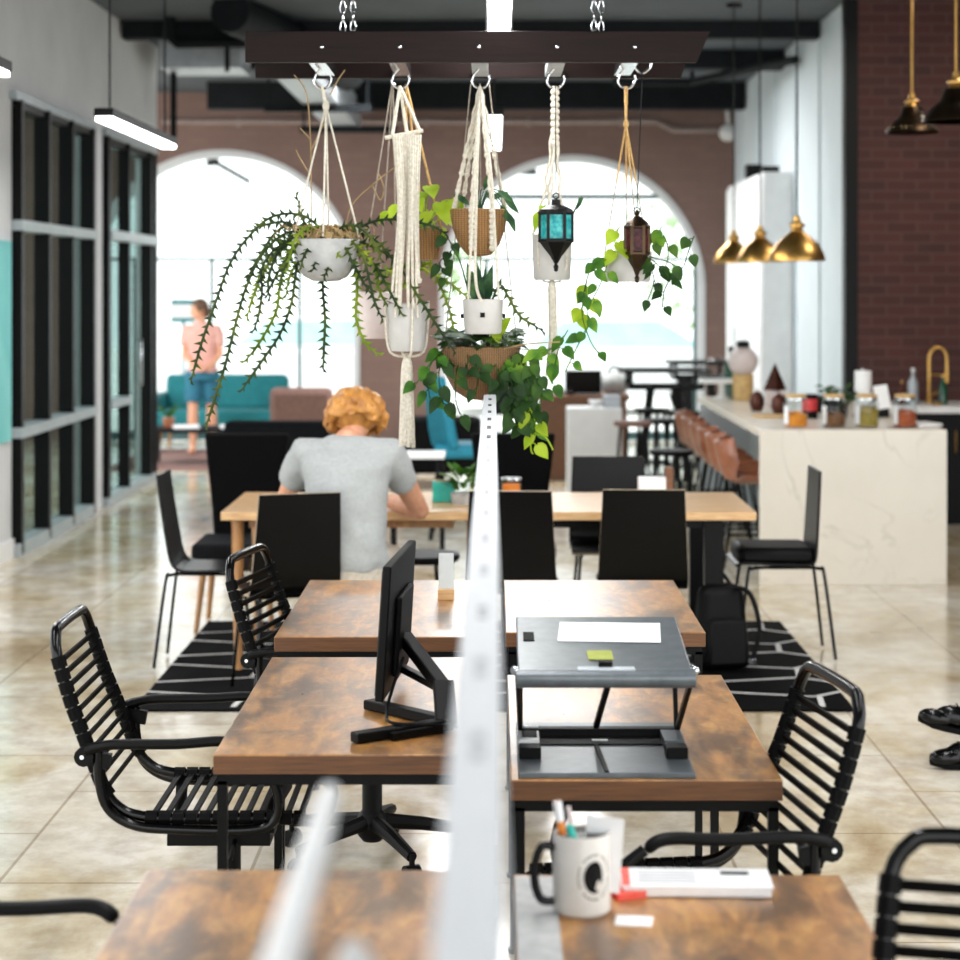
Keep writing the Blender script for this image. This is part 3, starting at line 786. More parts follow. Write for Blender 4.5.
bl = MB().box((-.164, -.02, .0265), (.047, .095, .030)).build('side_clip', M['white'], t, smooth=False, bevel=.002)
MB().box((0.0, 0, 0), (.034, .060, .002)).build('pad', M['rubber'], bl, smooth=False).location = (-.162, -.01, .0425)
MB().box((.164, .02, .0225), (.047, .11, .022)).build('side_clip', M['platform'], t, smooth=False, bevel=.002)
# upper tray, slightly raised at the back
tilt = radians(7); RT = RX(tilt)
hc = Vector((0, .0, .232))
def tr(mb_): mb_.v = [RT @ q + hc for q in mb_.v]; return mb_
up = tr(MB().box((0, .02, 0), (w, .43, .014))).build('upper_tray', M['platform'], t, smooth=False, bevel=.003)
tr(MB().box((-.1625, .07, .0085), (.025, .065, .002))).build('tray_pad', M['rubber'], up, smooth=False)
lip = tr(MB().tube([(-w/2-.004, -.205, -.002), (w/2+.004, -.205, -.002)], .020, 16)).build('front_roll', M['platform'], t)
tr(MB().box((0, -.2, .018), (.125, .022, .006))).build('roll_clip', M['duct'], lip, smooth=False, bevel=.002)
tr(MB().box((0, -.186, .024), (.03, .02, .014))).build('stop_tab', M['black_matte'], up, smooth=False)
for s in (-1, 1):
    MB().bar((s*(w/2+.001), -.17, .205), (s*(w/2-.008), .10, .030), .010, .014).build('support_leg', M['black'], t, smooth=False)
    MB().bar((s*(w/2-.010), .19, .250), (s*(w/2-.010), .10, .030), .010, .014).build('support_leg', M['black'], t, smooth=False)
    MB().ball((s*(w/2+.006), -.165, .215), .011, 10, 6).build('leg_pivot', M['chrome'], t)
MB().bar((.012, -.16, .20), (-.006, .10, .035), .012, .010).build('centre_strut', M['black'], t, smooth=False)
# paper and sticky note lie on the tray
def tray_pt(x, y, z=.0085): return Vector((.242, 4.53, DT)) + hc + RT @ Vector((x, y, z))
o = bpy.data.objects.new('paper_sheet', None); COL.objects.link(o); o.location = tray_pt(.025, .10); o.rotation_euler = (tilt, 0, radians(-4))
tag(o, 'white printed sheet lying on the upper tray of the laptop riser', 'paper')
MB().box((0, 0, .001), (.235, .150, .0016)).build('sheet', M['paper'], o, smooth=False)
mb = MB()
for k in range(7):
    mb.box((.04+.01*sin(k*3), .05-k*.016, .0021), (.12-.02*(k % 3), .003, .0004))
mb.bar((-.10, .05, .0021), (-.03, .058, .0021), .006, .0004)
mb.build('printed_lines', M['ink'], o, smooth=False)
o = bpy.data.objects.new('sticky_note', None); COL.objects.link(o); o.location = tray_pt(-.006, -.075); o.rotation_euler = (tilt, 0, radians(2))
tag(o, 'olive green sticky note on the front of the laptop riser tray', 'sticky note')
MB().box((0, 0, .001), (.056, .065, .0016)).build('note', M['sticky'], o, smooth=False)

# ================================================================== mug, booklet, cards
mx, my = .148, 3.37
t = thing('mug', 'large cream mug with a black emblem and black handle on the lower right desk', 'mug', (mx, my, DT))
rm, hm = .049, .135
MB().lathe([(.0, .0), (rm-.006, 0), (rm, .006), (rm, hm-.003), (rm-.002, hm), (rm-.005, hm-.003), (rm-.006, .012), (0.0, .010)], 36).build('mug_body', M['mug'], t)
MB().lathe([(0, .030), (rm-.0065, .030), (rm-.0062, hm-.006)], 30).build('mug_lining', M['black_gloss'], t)
MB().tube(smooth_path([(-rm+.002, -.012, .112), (-.068, -.015, .113), (-.079, -.017, .085), (-.079, -.017, .050), (-.068, -.015, .024), (-rm+.002, -.012, .022)], 5), .0075, 10).build('handle', M['black_gloss'], t)
def on_mug(u, v, r=rm+.0006):       # u along the wall (m), v height
    a = -pi/2 + .42 + u/rm; return (r*cos(a), r*sin(a), v)
mb = MB()
def wrap_poly(pts, seg=None):
    c = (sum(p[0] for p in pts)/len(pts), sum(p[1] for p in pts)/len(pts))
    vs = [on_mug(*c, r=rm+.0012)] + [on_mug(*p) for p in pts]; n = len(pts)
    mb.add(vs, [(0, 1+k, 1+(k+1) % n) for k in range(n)])
cz = .070
wrap_poly([(.020*cos(a)*(1 if cos(a) < .2 else .74), cz+.027*sin(a)) for a in [2*pi*k/20 for k in range(20)]])
for k in range(30):
    a = 2*pi*k/30
    if k % 6 == 0: continue
    wrap_poly([(.0285*cos(a)+dx, cz+.037*sin(a)+dz) for dx, dz in ((-.0017, -.0017), (.0017, -.0017), (.0017, .0017), (-.0017, .0017))])
mb.build('emblem', M['black_matte'], t, smooth=False)
mb = MB(); wrap = mb
cz2 = [(.006, cz-.004), (.012, cz-.012), (.009, cz-.024), (.0, cz-.020), (.002, cz-.010)]
vs = [on_mug(u, v, rm+.0018) for u, v in cz2]; mb.add(vs, [tuple(range(5))]); mb.build('emblem_highlight', M['mug'], t, smooth=False)
def stick(name, label, cat, mat, a, b, r, capmat=None, cap='cap'):
    o = thing(name, label, cat, (mx, my, DT)); a, b = Vector(a), Vector(b)
    MB().tube([a, b], r, 10).build('barrel', mat, o)
    if capmat: MB().tube([b-(b-a)*.22, b], r*1.12, 10).build(cap, capmat, o)
stick('pen', 'orange pen with a white tip standing in the mug, leftmost', 'pen', M['orange'], (-.018, .004, .034), (-.042, .0, .185), .0068, M['white'])
stick('pen', 'teal capped pen leaning inside the mug rim', 'pen', M['teal_plastic'], (.014, -.012, .034), (-.022, -.030, .152), .0055, M['teal_plastic'])
stick('pen', 'black pen lying low inside the mug opening', 'pen', M['black_matte'], (-.02, .012, .036), (.036, .022, .142), .005)
stick('pen', 'pale pink pen beside the orange pen in the mug', 'pen', M['pale_pot'], (.0, .014, .034), (-.022, .034, .168), .004)
t = thing('card', 'tall white card standing in the mug behind its rim', 'card', (mx, my, DT))
MB().box((.036, .004, .095), (.064, .0012, .125), RZ(radians(-15)) @ RY(radians(4))).build('card_sheet', M['paper'], t, smooth=False)
t = thing('booklet', 'white booklet with red print lying on the lower right desk', 'booklet', P(700, 892, 3.49) * 1.0)
t.location = (.352, 3.495, DT); t.rotation_euler = (0, 0, radians(-2))
MB().box((0, 0, .009), (.255, .105, .016)).build('page_block', M['paper'], t, smooth=False, bevel=.003)
MB().box((0, 0, .0185), (.262, .112, .003)).build('cover', M['white'], t, smooth=False, bevel=.001)
MB().box((-.122, .0, .0204), (.014, .105, .0008)).build('red_stripe', M['red_ink'], t, smooth=False)
mb = MB()
for k in range(5): mb.box((-.05, .035-k*.016, .0203), (.10, .004, .0006))
mb.build('printed_lines', M['ink'], t, smooth=False)
MB().box((.07, .028, .0203), (.05, .02, .0006)).build('dark_print', M['black_matte'], t, smooth=False)
t = thing('spiral_pad', 'red edged small pad partly hidden behind the mug', 'notepad', (.222, 3.47, DT))
MB().box((0, 0, .006), (.055, .08, .012), RZ(.4)).build('pad_block', M['red_ink'], t, smooth=False)
t = thing('card', 'small white card lying in front of the mug on the desk', 'card', (.232, 3.315, DT))
MB().box((0, 0, .001), (.062, .05, .0018), RZ(-.15)).build('card_sheet', M['paper'], t, smooth=False)
t = thing('paper_sheet', 'pale grey sheet at the left edge of the lower right desk, beside the mug', 'paper', (.073, 3.25, DT))
MB().box((0, 0, .001), (.070, .62, .0016)).build('sheet', M['grey_pot'], t, smooth=False)

# acrylic sign holder on far left desk
p = P(446, 600, 6.73)
t = thing('sign_holder', 'small clear acrylic sign holder with a wooden base on the far left desk', 'sign holder', (p.x, 6.75, DT))
MB().box((0, 0, .018), (.055, .05, .036)).build('base_block', M['lightwood'], t, smooth=False, bevel=.002)
MB().box((0, 0, .095), (.055, .004, .13)).build('acrylic_panel', M['jar_glass'], t, smooth=False)
MB().box((0, .003, .095), (.05, .0012, .12)).build('insert', M['paper'], t, smooth=False)
# ================================================================== communal table and chairs
TY0, TY1 = 9.33, 10.24
def long_table(label, x0, x1, kind):
    t = thing('communal_table', label, 'table', ((x0+x1)/2, (TY0+TY1)/2, .010), 0)
    w, l = x1-x0, TY1-TY0; Z = .745
    MB().box((0, 0, Z-.02), (w, l, .04)).build('tabletop', M['lightwood'], t, smooth=False, bevel=.003)
    for sx in (-1, 1):
        for sy in (-1, 1):
            if kind == 'oak':
                MB().tube([(sx*(w/2-.07), sy*(l/2-.07), Z-.035), (sx*(w/2-.075), sy*(l/2-.06), 0)], [.030, .020], 12).build('leg', M['oak_leg'], t)
            else:
                x = w/2-.19 if sx > 0 else -w/2+.10
                MB().span((x-.045, sy*(l/2-.10)-.03, 0), (x+.045, sy*(l/2-.10)+.03, Z-.04)).build('leg', M['black'], t, smooth=False)
    MB().span((-w/2+.12, -l/2+.10, Z-.085), (w/2-.16, l/2-.10, Z-.04)).build('apron', M['oak_leg'] if kind == 'oak' else M['black'], t, smooth=False)
    return t
long_table('light oak communal table left of the rail, where the person in grey sits', -1.275, -.03, 'oak')
long_table('light oak communal table right of the rail on black legs', -.024, 1.225, 'steel')

def shell_chair(label, loc, rz, cushion=False, wide=.385, group=None, lean=1.0, edge='ply'):
    """moulded ply side chair, faces +X"""
    t = thing('side_chair', label, 'chair', loc, rz, group)
    prof = smooth_path([Vector((-.275, 0, .905)), Vector((-.255, 0, .78)), Vector((-.225, 0, .62)), Vector((-.200, 0, .51)), Vector((-.165, 0, .462)), Vector((-.10, 0, .448)), Vector((.05, 0, .452)), Vector((.17, 0, .458)), Vector((.215, 0, .445))], 4)
    prof2 = [(p.x if p.x > -.17 else -.17+(p.x+.17)*lean, p.z) for p in prof]
    ws = [wide*(.90+.10*min(1, (.905-p.z)/.4)) for p in prof]
    mb = MB(); mb.sweep_sheet(prof2, ws, .013, edge_slot=1)
    mb.build('shell', [M['chair_lam'], M[edge]], t, bevel=.002)
    if cushion:
        MB().box((.015, 0, .494), (.37, .37, .085)).build('cushion', M['leather_black'], t, bevel=.03)
    for sx, sy in ((-1, -1), (-1, 1), (1, -1), (1, 1)):
        top = (sx*.12-.03, sy*.15, .438); knee = (sx*.165-.03, sy*.155, .432)
        MB().tube(smooth_path([top, knee, (sx*.185-.03, sy*.165, .40), (sx*.235-.03, sy*.195, 0.0)], 4), .0085, 8).build('leg', M['black_gloss'], t)
    mb = MB()
    for sy in (-1, 1): mb.tube([(-.16, sy*.15, .438), (.12, sy*.15, .438)], .008, 8)
    mb.tube([(-.10, -.15, .438), (-.10, .15, .438)], .008, 8)
    mb.build('seat_frame', M['black_gloss'], t)
    return t
G = 'black plywood side chairs round the communal table'
RZf = .010
shell_chair('black side chair in profile at the left end of the communal table', (-1.335, 9.60, RZf), 0.0, group=G, lean=.85, edge='chair_lam')
shell_chair('black side chair with a thick cushion in profile at the right end of the table', (1.380, 9.82, RZf), pi, True, group=G, lean=.30, edge='chair_lam')
shell_chair('black chair back with a pale plywood edge, just left of the person in grey', (-.925, 8.86, RZf), pi/2+.34, wide=.40, group=G)
shell_chair('black chair back partly hidden behind the right side of the rail', (.085, 8.98, RZf), pi/2-.05, wide=.40, group=G)
shell_chair('black chair back standing alone at the front of the table, right of the rail', (.665, 9.04, RZf), pi/2-.03, wide=.40, group=G)
shell_chair('low black chair back on the far side of the table, beside the white box', (.605, 10.36, 0.0), -pi/2, wide=.42, group=G)
def tub_chair(label, loc, rz):
    t = thing('high_back_chair', label, 'chair', loc, rz, 'dark high-backed chairs behind the communal table')
    mb = MB()
    vs = []
    for x, z, w in ((-.20, .40, .17), (-.22, .60, .185), (-.255, .82, .215), (-.275, 1.0, .235)):
        vs += [(x-.05, -w, z), (x-.05, w, z), (x, w*.97, z), (x, -w*.97, z)]
    fs = [(3, 2, 1, 0), (12, 13, 14, 15)]
    for i in range(3):
        for e in range(4): fs.append((4*i+e, 4*i+(e+1) % 4, 4*i+4+(e+1) % 4, 4*i+4+e))
    mb.add(vs, fs).build('backrest', M['felt'], t, smooth=False, bevel=.015)
    MB().box((.03, 0, .42), (.50, .44, .085)).build('seat', M['dark_fabric'], t, bevel=.02)
    for sx in (-1, 1):
        for sy in (-1, 1): MB().tube([(sx*.18, sy*.16, .39), (sx*.23, sy*.20, 0)], [.020, .013], 10).build('leg', M['oak_leg'], t)
    return t
tub_chair('dark high-backed chair behind the left end of the table, left of the person', (-1.36, 10.70, 0), -pi/2)
tub_chair('dark high-backed chair behind the table, right of the rail behind the candle glass', (.105, 10.72, 0), -pi/2)

def stool(name, label, loc, h, r, seatmat, legmat, splay=.07, group=None, lr=.010):
    t = thing(name, label, 'stool', loc, 0.3, group)
    MB().lathe([(0, h-.035), (r*.95, h-.035), (r, h-.02), (r*.98, h), (0, h)], 24).build('seat', seatmat, t)
    for k in range(4):
        a = pi/4+k*pi/2; c, s = cos(a), sin(a)
        MB().tube([(c*r*.7, s*r*.7, h-.03), (c*(r*.7+splay), s*(r*.7+splay), 0)], lr, 8).build('leg', legmat, t)
    R_ = r*.7+splay*(1-.35*1)
    ring = [((R_)*cos(2*pi*k/24), R_*sin(2*pi*k/24), h*.36) for k in range(24)]
    MB().tube(ring, lr*.8, 6, closed=True).build('foot_ring', legmat, t)
    return t
stool('backless_stool', 'low backless stool under the person in grey', (-.625, 8.93, RZf), .455, .15, M['chair_lam'], M['black'])
stool('backless_stool', 'low black stool pushed under the table between the person and the rail', (-.36, 10.02, 0), .47, .19, M['leather_black'], M['black'])

# things on the communal table
TZ = .755
t = thing('candle_glass', 'glass tumbler with a glowing orange candle on the table beside the rail', 'candle', (.085, 9.80, TZ))
MB().lathe([(0, .0), (.044, 0), (.046, .005), (.050, .11), (.047, .11), (.042, .012), (0, .012)], 24).build('tumbler', M['dark_glass'], t)
MB().lathe([(0, .013), (.041, .013), (.042, .085), (0, .08)], 20).build('wax', M['flame'], t)
MB().lathe([(.046, .104), (.052, .106), (.052, .116), (.046, .116)], 24).build('rim', M['chrome'], t)
t = thing('table_planter', 'teal box planter on the communal table left of the rail', 'planter', (-.245, 9.80, TZ))
MB().box((0, 0, .05), (.11, .10, .10)).build('planter_box', M['teal_plastic'], t, smooth=False, bevel=.006)
MB().box((0, 0, .101), (.09, .08, .004)).build('soil', M['moss'], t, smooth=False)
t = thing('potted_plant', 'small leafy plant in a pale stone pot on the table beside the rail', 'plant', (-.145, 9.70, TZ))
MB().lathe([(0, 0), (.06, 0), (.066, .05), (.060, .055), (0, .05)], 18).build('pot', M['grey_pot'], t)
mb = MB()
for k in range(70):
    a = random.uniform(0, 2*pi); e = random.uniform(.2, 1.3); r = random.uniform(.02, .09)
    mb.leaf((r*cos(a), r*sin(a), .06+random.uniform(0, .10)), (cos(a)*cos(e), sin(a)*cos(e), sin(e)), (cos(a)*-.3, sin(a)*-.3, 1), .055, .036, False)
mb.build('foliage', M['pothos'], t)
t = thing('menu_box', 'white card box with a wooden end standing on the table, right of the rail', 'box', (.80, 10.0, TZ))
MB().box((-.01, 0, .05), (.135, .09, .10)).build('card_box', M['paper'], t, smooth=False, bevel=.002)
MB().box((.075, 0, .075), (.035, .10, .15)).build('wooden_end', M['reception'], t, smooth=False, bevel=.002)

# backpack by the table leg
t = thing('backpack', 'black backpack slumped on the rug by the right table leg', 'bag', (1.065, 9.42, .011))
R = RZ(.2)
mb = MB(); mb.box((0, 0, .20), (.27, .20, .40), R, (.78, .62)); mb.build('bag_body', M['leather_black'], t, bevel=.05)
mb = MB(); mb.box((.02, -.115, .14), (.20, .05, .22), R, (.9, .7)); mb.build('front_pocket', M['black_matte'], t, bevel=.02)
MB().tube(smooth_path([(.06, -.07, .39), (.13, -.10, .36), (.17, -.12, .20), (.13, -.12, .05)], 5), .012, 8, flat=.5).build('strap', M['black_matte'], t)
MB().tube(smooth_path([(-.05, 0, .39), (0, 0, .45), (.05, 0, .39)], 5), .009, 8).build('top_handle', M['black_matte'], t)
MB().box((.135, -.135, .055), (.035, .012, .025)).build('buckle', M['chrome'], t, smooth=False, bevel=.002)

# ================================================================== people
def remesh(o, vox, smooth=2):
    r = o.modifiers.new('fuse', 'REMESH'); r.mode = 'VOXEL'; r.voxel_size = vox; r.use_smooth_shade = True
    if smooth:
        s = o.modifiers.new('relax', 'SMOOTH'); s.factor = .5; s.iterations = smooth
def limb(mb, a, b, r0, r1, bulge=.0):
    a, b = Vector(a), Vector(b)
    pts = [a.lerp(b, k/6) for k in range(7)]
    mb.tube(pts, [r0+(r1-r0)*k/6 + bulge*sin(pi*min(1, k/6*1.3))*(1 if k < 5 else .4) for k in range(7)], 12)
    mb.ball(a, r0, 12, 8); mb.ball(b, r1, 12, 8)
def hand(mb, wrist, d, palm_n, s=1.0, curl=.5, side=1):
    wrist, d, n = Vector(wrist), Vector(d).normalized(), Vector(palm_n).normalized()
    x = d.cross(n).normalized(); n = x.cross(d).normalized()
    R = Matrix((x, d, n)).transposed()
    mb.ball(wrist + d*.045*s, (.040*s, .052*s, .017*s), 12, 8, R)
    for k, (off, L) in enumerate(((-.028, .066), (-.0095, .076), (.0095, .070), (.027, .054))):
        b = wrist + d*.082*s + x*off*s; p = [b - d*.03*s, b]
        a = 0
        for q in range(3):
            a += curl*.55
            p.append(p[-1] + (d*cos(a) - n*sin(a))*L*s*(.42, .33, .25)[q])
        mb.tube(p, [.0095*s, .0092*s, .0085*s, .008*s, .0065*s], 8); mb.ball(p[-1], .0065*s, 8, 6)
    b = wrist + d*.025*s - x*side*.025*s
    p = [b, b - x*side*.022*s + d*.022*s - n*.006*s, b - x*side*.028*s + d*.048*s - n*.014*s, b - x*side*.024*s + d*.066*s - n*.02*s]
    mb.tube(p, [.012*s, .0105*s, .0095*s, .007*s], 8); mb.ball(p[-1], .007*s, 8, 6)
def head(mb, c, f, up, s=1.0):
    """c = centre of skull, f = facing direction"""
    c, f, up = Vector(c), Vector(f).normalized(), Vector(up).normalized()
    x = f.cross(up).normalized(); up = x.cross(f).normalized()
    R = Matrix((x, f, up)).transposed()
    at = lambda a, b, d: c + (x*a + f*b + up*d)*s
    mb.ball(c, (.074*s, .094*s, .098*s), 18, 12, R)
    mb.ball(at(0, .035, -.058), (.054*s, .058*s, .062*s), 14, 10, R)
    mb.ball(at(0, .060, -.100), (.026*s, .024*s, .020*s), 10, 8, R)
    mb.tube([at(0, .088, .0), at(0, .108, -.040)], [.009*s, .014*s], 8); mb.ball(at(0, .106, -.042), .014*s, 8, 6)
    mb.ball(at(0, .088, -.074), (.024*s, .010*s, .008*s), 10, 6, R)
    for q in (-1, 1):
        mb.ball(at(q*.076, -.008, -.015), (.010*s, .020*s, .031*s), 10, 8, R)
        mb.ball(at(q*.030, .082, .016), (.018*s, .012*s, .007*s), 10, 6, R)
    return at, R

# --- seated person in grey, back to the camera
px0 = Vector((-.650, 8.90, .0))
per = thing('person', 'person with wavy blond hair in a pale grey t-shirt, seated facing the communal table', 'person', px0)
L = lambda x, y, z: Vector((x, y, z)) - px0
pel = L(-.635, 8.90, .535); wai = L(-.645, 8.885, .70); che = L(-.657, 8.925, .95); nek = L(-.660, 9.005, 1.110)
hd = L(-.628, 9.09, 1.205)
shl, shr = L(-.850, 8.955, 1.050), L(-.468, 8.955, 1.050)
ell, elr = L(-.955, 9.13, .835), L(-.345, 9.22, .778)
wrl, wrr = L(-.850, 9.38, .795), L(-.530, 9.44, .805)
mb = MB()
for a, b, ra, rb in ((pel, wai, .135, .125), (wai, che, .125, .135), (che, nek, .13, .062)): limb(mb, a, b, ra, rb)
limb(mb, nek - Vector((0, .02, .03)), hd - Vector((0, .01, .05)), .060, .054)
limb(mb, che + Vector((-.05, 0, .05)), shl, .09, .062); limb(mb, che + Vector((.05, 0, .05)), shr, .09, .062)
limb(mb, shl, ell, .052, .040, .006); limb(mb, ell, wrl, .041, .027, .006)
limb(mb, shr, elr, .056, .046, .006); limb(mb, elr, wrr, .046, .028, .008)
for s in (-1, 1):
    hip = pel + Vector((s*.095, .02, .01)); kn = L(-.600+s*.13, 9.36, .53); an = L(-.600+s*.13, 9.40, .10)
    limb(mb, hip, kn, .090, .058, .004); limb(mb, kn, an, .056, .036, .012)
hand(mb, wrl, (.55, .8, -.06), (0, 0, 1), 1.0, .45, -1)
hand(mb, wrr, (-.85, .5, -.03), (0, 0, 1), 1.0, .45, 1)
at, R = head(mb, hd, (-.05, .85, -.5), (0, .5, .85))
body = mb.build('body', M['skin'], per); remesh(body, .0065, 1)
mb = MB()
for q in (-1, 1): mb.ball(at(q*.030, .090, .002), .0085, 10, 8)
mb.build('eyes', M['white'], per)
# hair: lumps of wavy locks over the skull
mb = MB(); rnd = random.Random(3)
mb.ball(at(0, -.016, .022), (.100, .108, .100), 20, 12, R)
for k in range(150):
    a = rnd.uniform(0, 2*pi); ph = rnd.uniform(.0, 1.0)
    d0 = Vector((cos(a)*ph, sin(a)*ph - .1, sqrt(max(0, 1-ph*ph)))).normalized()
    if d0.y > .45 and d0.z < .65: continue
    pts = []
    for q in range(7):
        tt = q/6
        dd = (d0 + Vector((cos(a)*.95, sin(a)*.95-.1, -1.35))*tt*1.15).normalized()
        rr = .106 + .014*sin(q*1.9+k) + .022*tt
        wv = .011*sin(q*1.6+k*2.1)
        pp = at(dd.x*rr*1.05 + wv, dd.y*rr*1.06 - .012, dd.z*rr*.98 + .016)
        pts.append(pp)
    mb.tube(smooth_path(pts, 2), [.013*(1-.45*i/12) for i in range(13)], 6)
hair = mb.build('hair', M['hair'], per); remesh(hair, .006, 1)
# t-shirt
mb = MB()
def ring_loft(mb, rings, n=28):
    vs = []; fs = []
    for c, rx, ry in rings:
        c = Vector(c)
        for k in range(n):
            a = 2*pi*k/n; ca, sa = cos(a), sin(a)
            e = .82
            vs.append(c + Vector((rx*abs(ca)**e*(1 if ca > 0 else -1), ry*abs(sa)**e*(1 if sa > 0 else -1), 0)))
    m = len(rings)
    for i in range(m-1):
        for k in range(n): fs.append((i*n+k, i*n+(k+1) % n, (i+1)*n+(k+1) % n, (i+1)*n+k))
    fs += [tuple(range(n))[::-1], tuple((m-1)*n+k for k in range(n))]
    mb.add(vs, fs)
ring_loft(mb, [(L(-.632, 8.895, .550), .165, .140), (L(-.634, 8.885, .60), .168, .143), (L(-.642, 8.88, .70), .160, .140), (L(-.652, 8.89, .82), .172, .148), (L(-.657, 8.905, .93), .192, .152),
              (L(-.659, 8.925, 1.02), .204, .142), (L(-.660, 8.945, 1.070), .192, .118), (L(-.660, 8.965, 1.105), .135, .090), (L(-.657, 8.990, 1.135), .080, .070)])
for sh, el, k in ((shl, ell, .56), (shr, elr, .48)):
    e = sh.lerp(el, k)
    mb.tube([che.lerp(sh, .55)+Vector((0, 0, .045)), sh + Vector((0, 0, .012)), sh.lerp(el, .3), e], [.084, .076, .074, .073], 16)
shirt = mb.build('t_shirt', M['shirt'], per); remesh(shirt, .010, 5)
tx = bpy.data.textures.new('fold_pattern', 'CLOUDS'); tx.noise_scale = .11; tx.noise_depth = 1
emp = bpy.data.textures.new('hem_folds', 'WOOD'); emp.wood_type = 'BANDNOISE'; emp.noise_scale = .12; emp.turbulence = 14
dm = shirt.modifiers.new('folds', 'DISPLACE'); dm.texture = tx; dm.strength = .026; dm.mid_level = .5; dm.texture_coords = 'LOCAL'
# shorts
mb = MB()
ring_loft(mb, [(L(-.635, 8.90, .475), .162, .150), (L(-.635, 8.90, .53), .164, .142), (L(-.637, 8.893, .60), .156, .132)])
for s in (-1, 1):
    hip = pel + Vector((s*.092, .02, .005)); kn = L(-.600+s*.13, 9.36, .53)
    mb.tube([hip, hip.lerp(kn, .45), hip.lerp(kn, .80)], [.102, .092, .084], 14)
remesh(mb.build('shorts', M['khaki'], per), .010, 2)
for s in (-1, 1):
    a = L(-.600+s*.13, 9.40, 0)
    mb = MB(); mb.ball(a + Vector((0, .0, .055)), (.045, .055, .042)); mb.ball(a + Vector((0, .09, .045)), (.046, .085, .034)); mb.box(a + Vector((0, .05, .021)), (.08, .24, .022))
    remesh(mb.build('shoe', M['white'], per), .008, 1)

# --- blurred person standing by the teal sofa
sx, sy = P(205, 440, 21.9).x, 21.7
per2 = thing('person', 'blurred standing person in a peach pink top and blue shorts by the teal sofa', 'person', (sx, sy, 0))
V = Vector
mb = MB()
limb(mb, (0, 0, .92), (0, 0, 1.12), .12, .115); limb(mb, (0, 0, 1.12), (0, .01, 1.34), .12, .11); limb(mb, (0, 0, 1.36), (-.02, 0, 1.50), .055, .05)
limb(mb, (-.06, 0, 1.34), (-.16, 0, 1.35), .07, .055); limb(mb, (.06, 0, 1.34), (.16, 0, 1.35), .07, .055)
limb(mb, (-.17, 0, 1.34), (-.19, -.04, 1.08), .045, .036); limb(mb, (-.19, -.04, 1.08), (-.08, -.17, .98), .036, .025)
limb(mb, (.17, 0, 1.34), (.20, -.04, 1.08), .045, .036); limb(mb, (.20, -.04, 1.08), (.10, -.18, .95), .036, .025)
for s, dy_ in ((-1, -.03), (1, .05)):
    limb(mb, (s*.085, 0, .90), (s*.095, dy_-.02, .50), .085, .052); limb(mb, (s*.095, dy_-.02, .50), (s*.10, dy_+.02, .08), .052, .034, .012)
    mb.ball((s*.10, dy_-.05, .04), (.042, .11, .04))
hand(mb, (-.08, -.17, .98), (.6, -.6, -.1), (0, 0, 1), .95, .5, -1); hand(mb, (.10, -.18, .95), (-.6, -.6, -.1), (0, 0, 1), .95, .5, 1)
at2, R2 = head(mb, (-.035, -.02, 1.575), (-.8, -.6, -.1), (0, 0, 1), .95)
remesh(mb.build('body', M['skin'], per2), .010, 1)
mb = MB(); mb.ball(at2(0, -.02, .02), (.088, .10, .098), 16, 10, R2); mb.ball(at2(0, -.085, -.04), (.06, .05, .08), 12, 8, R2)
remesh(mb.build('hair', M['brownhair'], per2), .01, 1)
mb = MB(); ring_loft(mb, [((0, 0, .88), .165, .125), ((0, 0, 1.0), .150, .115), ((0, 0, 1.15), .155, .118), ((0, 0, 1.30), .18, .12), ((0, .0, 1.40), .12, .08), ((-.01, 0, 1.435), .07, .06)])
for s in (-1, 1): mb.tube([(s*.12, 0, 1.36), (s*.178, -.005, 1.30), (s*.19, -.02, 1.18)], [.075, .062, .056], 12)
remesh(mb.build('top', M['pink_top'], per2), .012, 2)
mb = MB(); ring_loft(mb, [((0, 0, .80), .165, .13), ((0, 0, .94), .152, .12)])
for s, dy_ in ((-1, -.03), (1, .05)): mb.tube([(s*.085, 0, .90), (s*.092, dy_*.5, .70), (s*.096, dy_-.01, .56)], [.10, .098, .090], 12)
remesh(mb.build('shorts', M['blue_shorts'], per2), .012, 2)

# --- seated person almost wholly outside the right edge: only the black shoes show
per3 = thing('person', 'person seated beyond the right edge of the photo, only black lace-up shoes in view', 'person', (2.40, 7.50, 0))
def shoe(loc, rz, pitch):
    t = bpy.data.objects.new('shoe', None); COL.objects.link(t); t.parent = per3
    t.location = Vector(loc) - Vector((2.40, 7.50, 0)); t.rotation_euler = (0, pitch, rz)
    n = 22
    def outline(k, grow=0):
        u = k/(n)*2*pi; x = .145*cos(u); y = (.040+.012*cos(u+.5))*sin(u)
        return x*(1+grow), y*(1+grow)
    vs = []
    for z, g in ((0.0, .0), (.022, .03)):
        for k in range(n): x, y = outline(k, g); vs.append((x, y, z + (.012 if x < -.10 else 0)))
    fs = [tuple(range(n))[::-1], tuple(range(n, 2*n))] + [(k, (k+1) % n, n+(k+1) % n, n+k) for k in range(n)]
    MB().add(vs, fs).build('sole', M['rubber'], t, bevel=.003)
    mb = MB(); mb.ball((-.075, 0, .040), (.075, .044, .034)); mb.ball((.0, 0, .055), (.09, .042, .045)); mb.ball((.085, 0, .065), (.058, .040, .06)); mb.tube([(.075, 0, .08), (.085, 0, .135)], [.044, .046], 14)
    remesh(mb.build('upper', M['black_gloss'], t), .006, 1)
    mb = MB()
    for k in range(4): mb.bar((-.035+k*.022, -.02, .094+k*.009), (-.03+k*.022, .02, .094+k*.009), .006, .004)
    mb.build('laces', M['black_matte'], t, smooth=False)
shoe((1.775, 7.50, .002), .1, 0)
shoe((1.73, 7.52, .130), .05, radians(12))
mb = MB()
limb(mb, (0, 0, .54), (.03, 0, .80), .135, .125); limb(mb, (.03, 0, .80), (.02, 0, 1.02), .13, .125); limb(mb, (.02, 0, 1.05), (-.02, 0, 1.20), .06, .052)
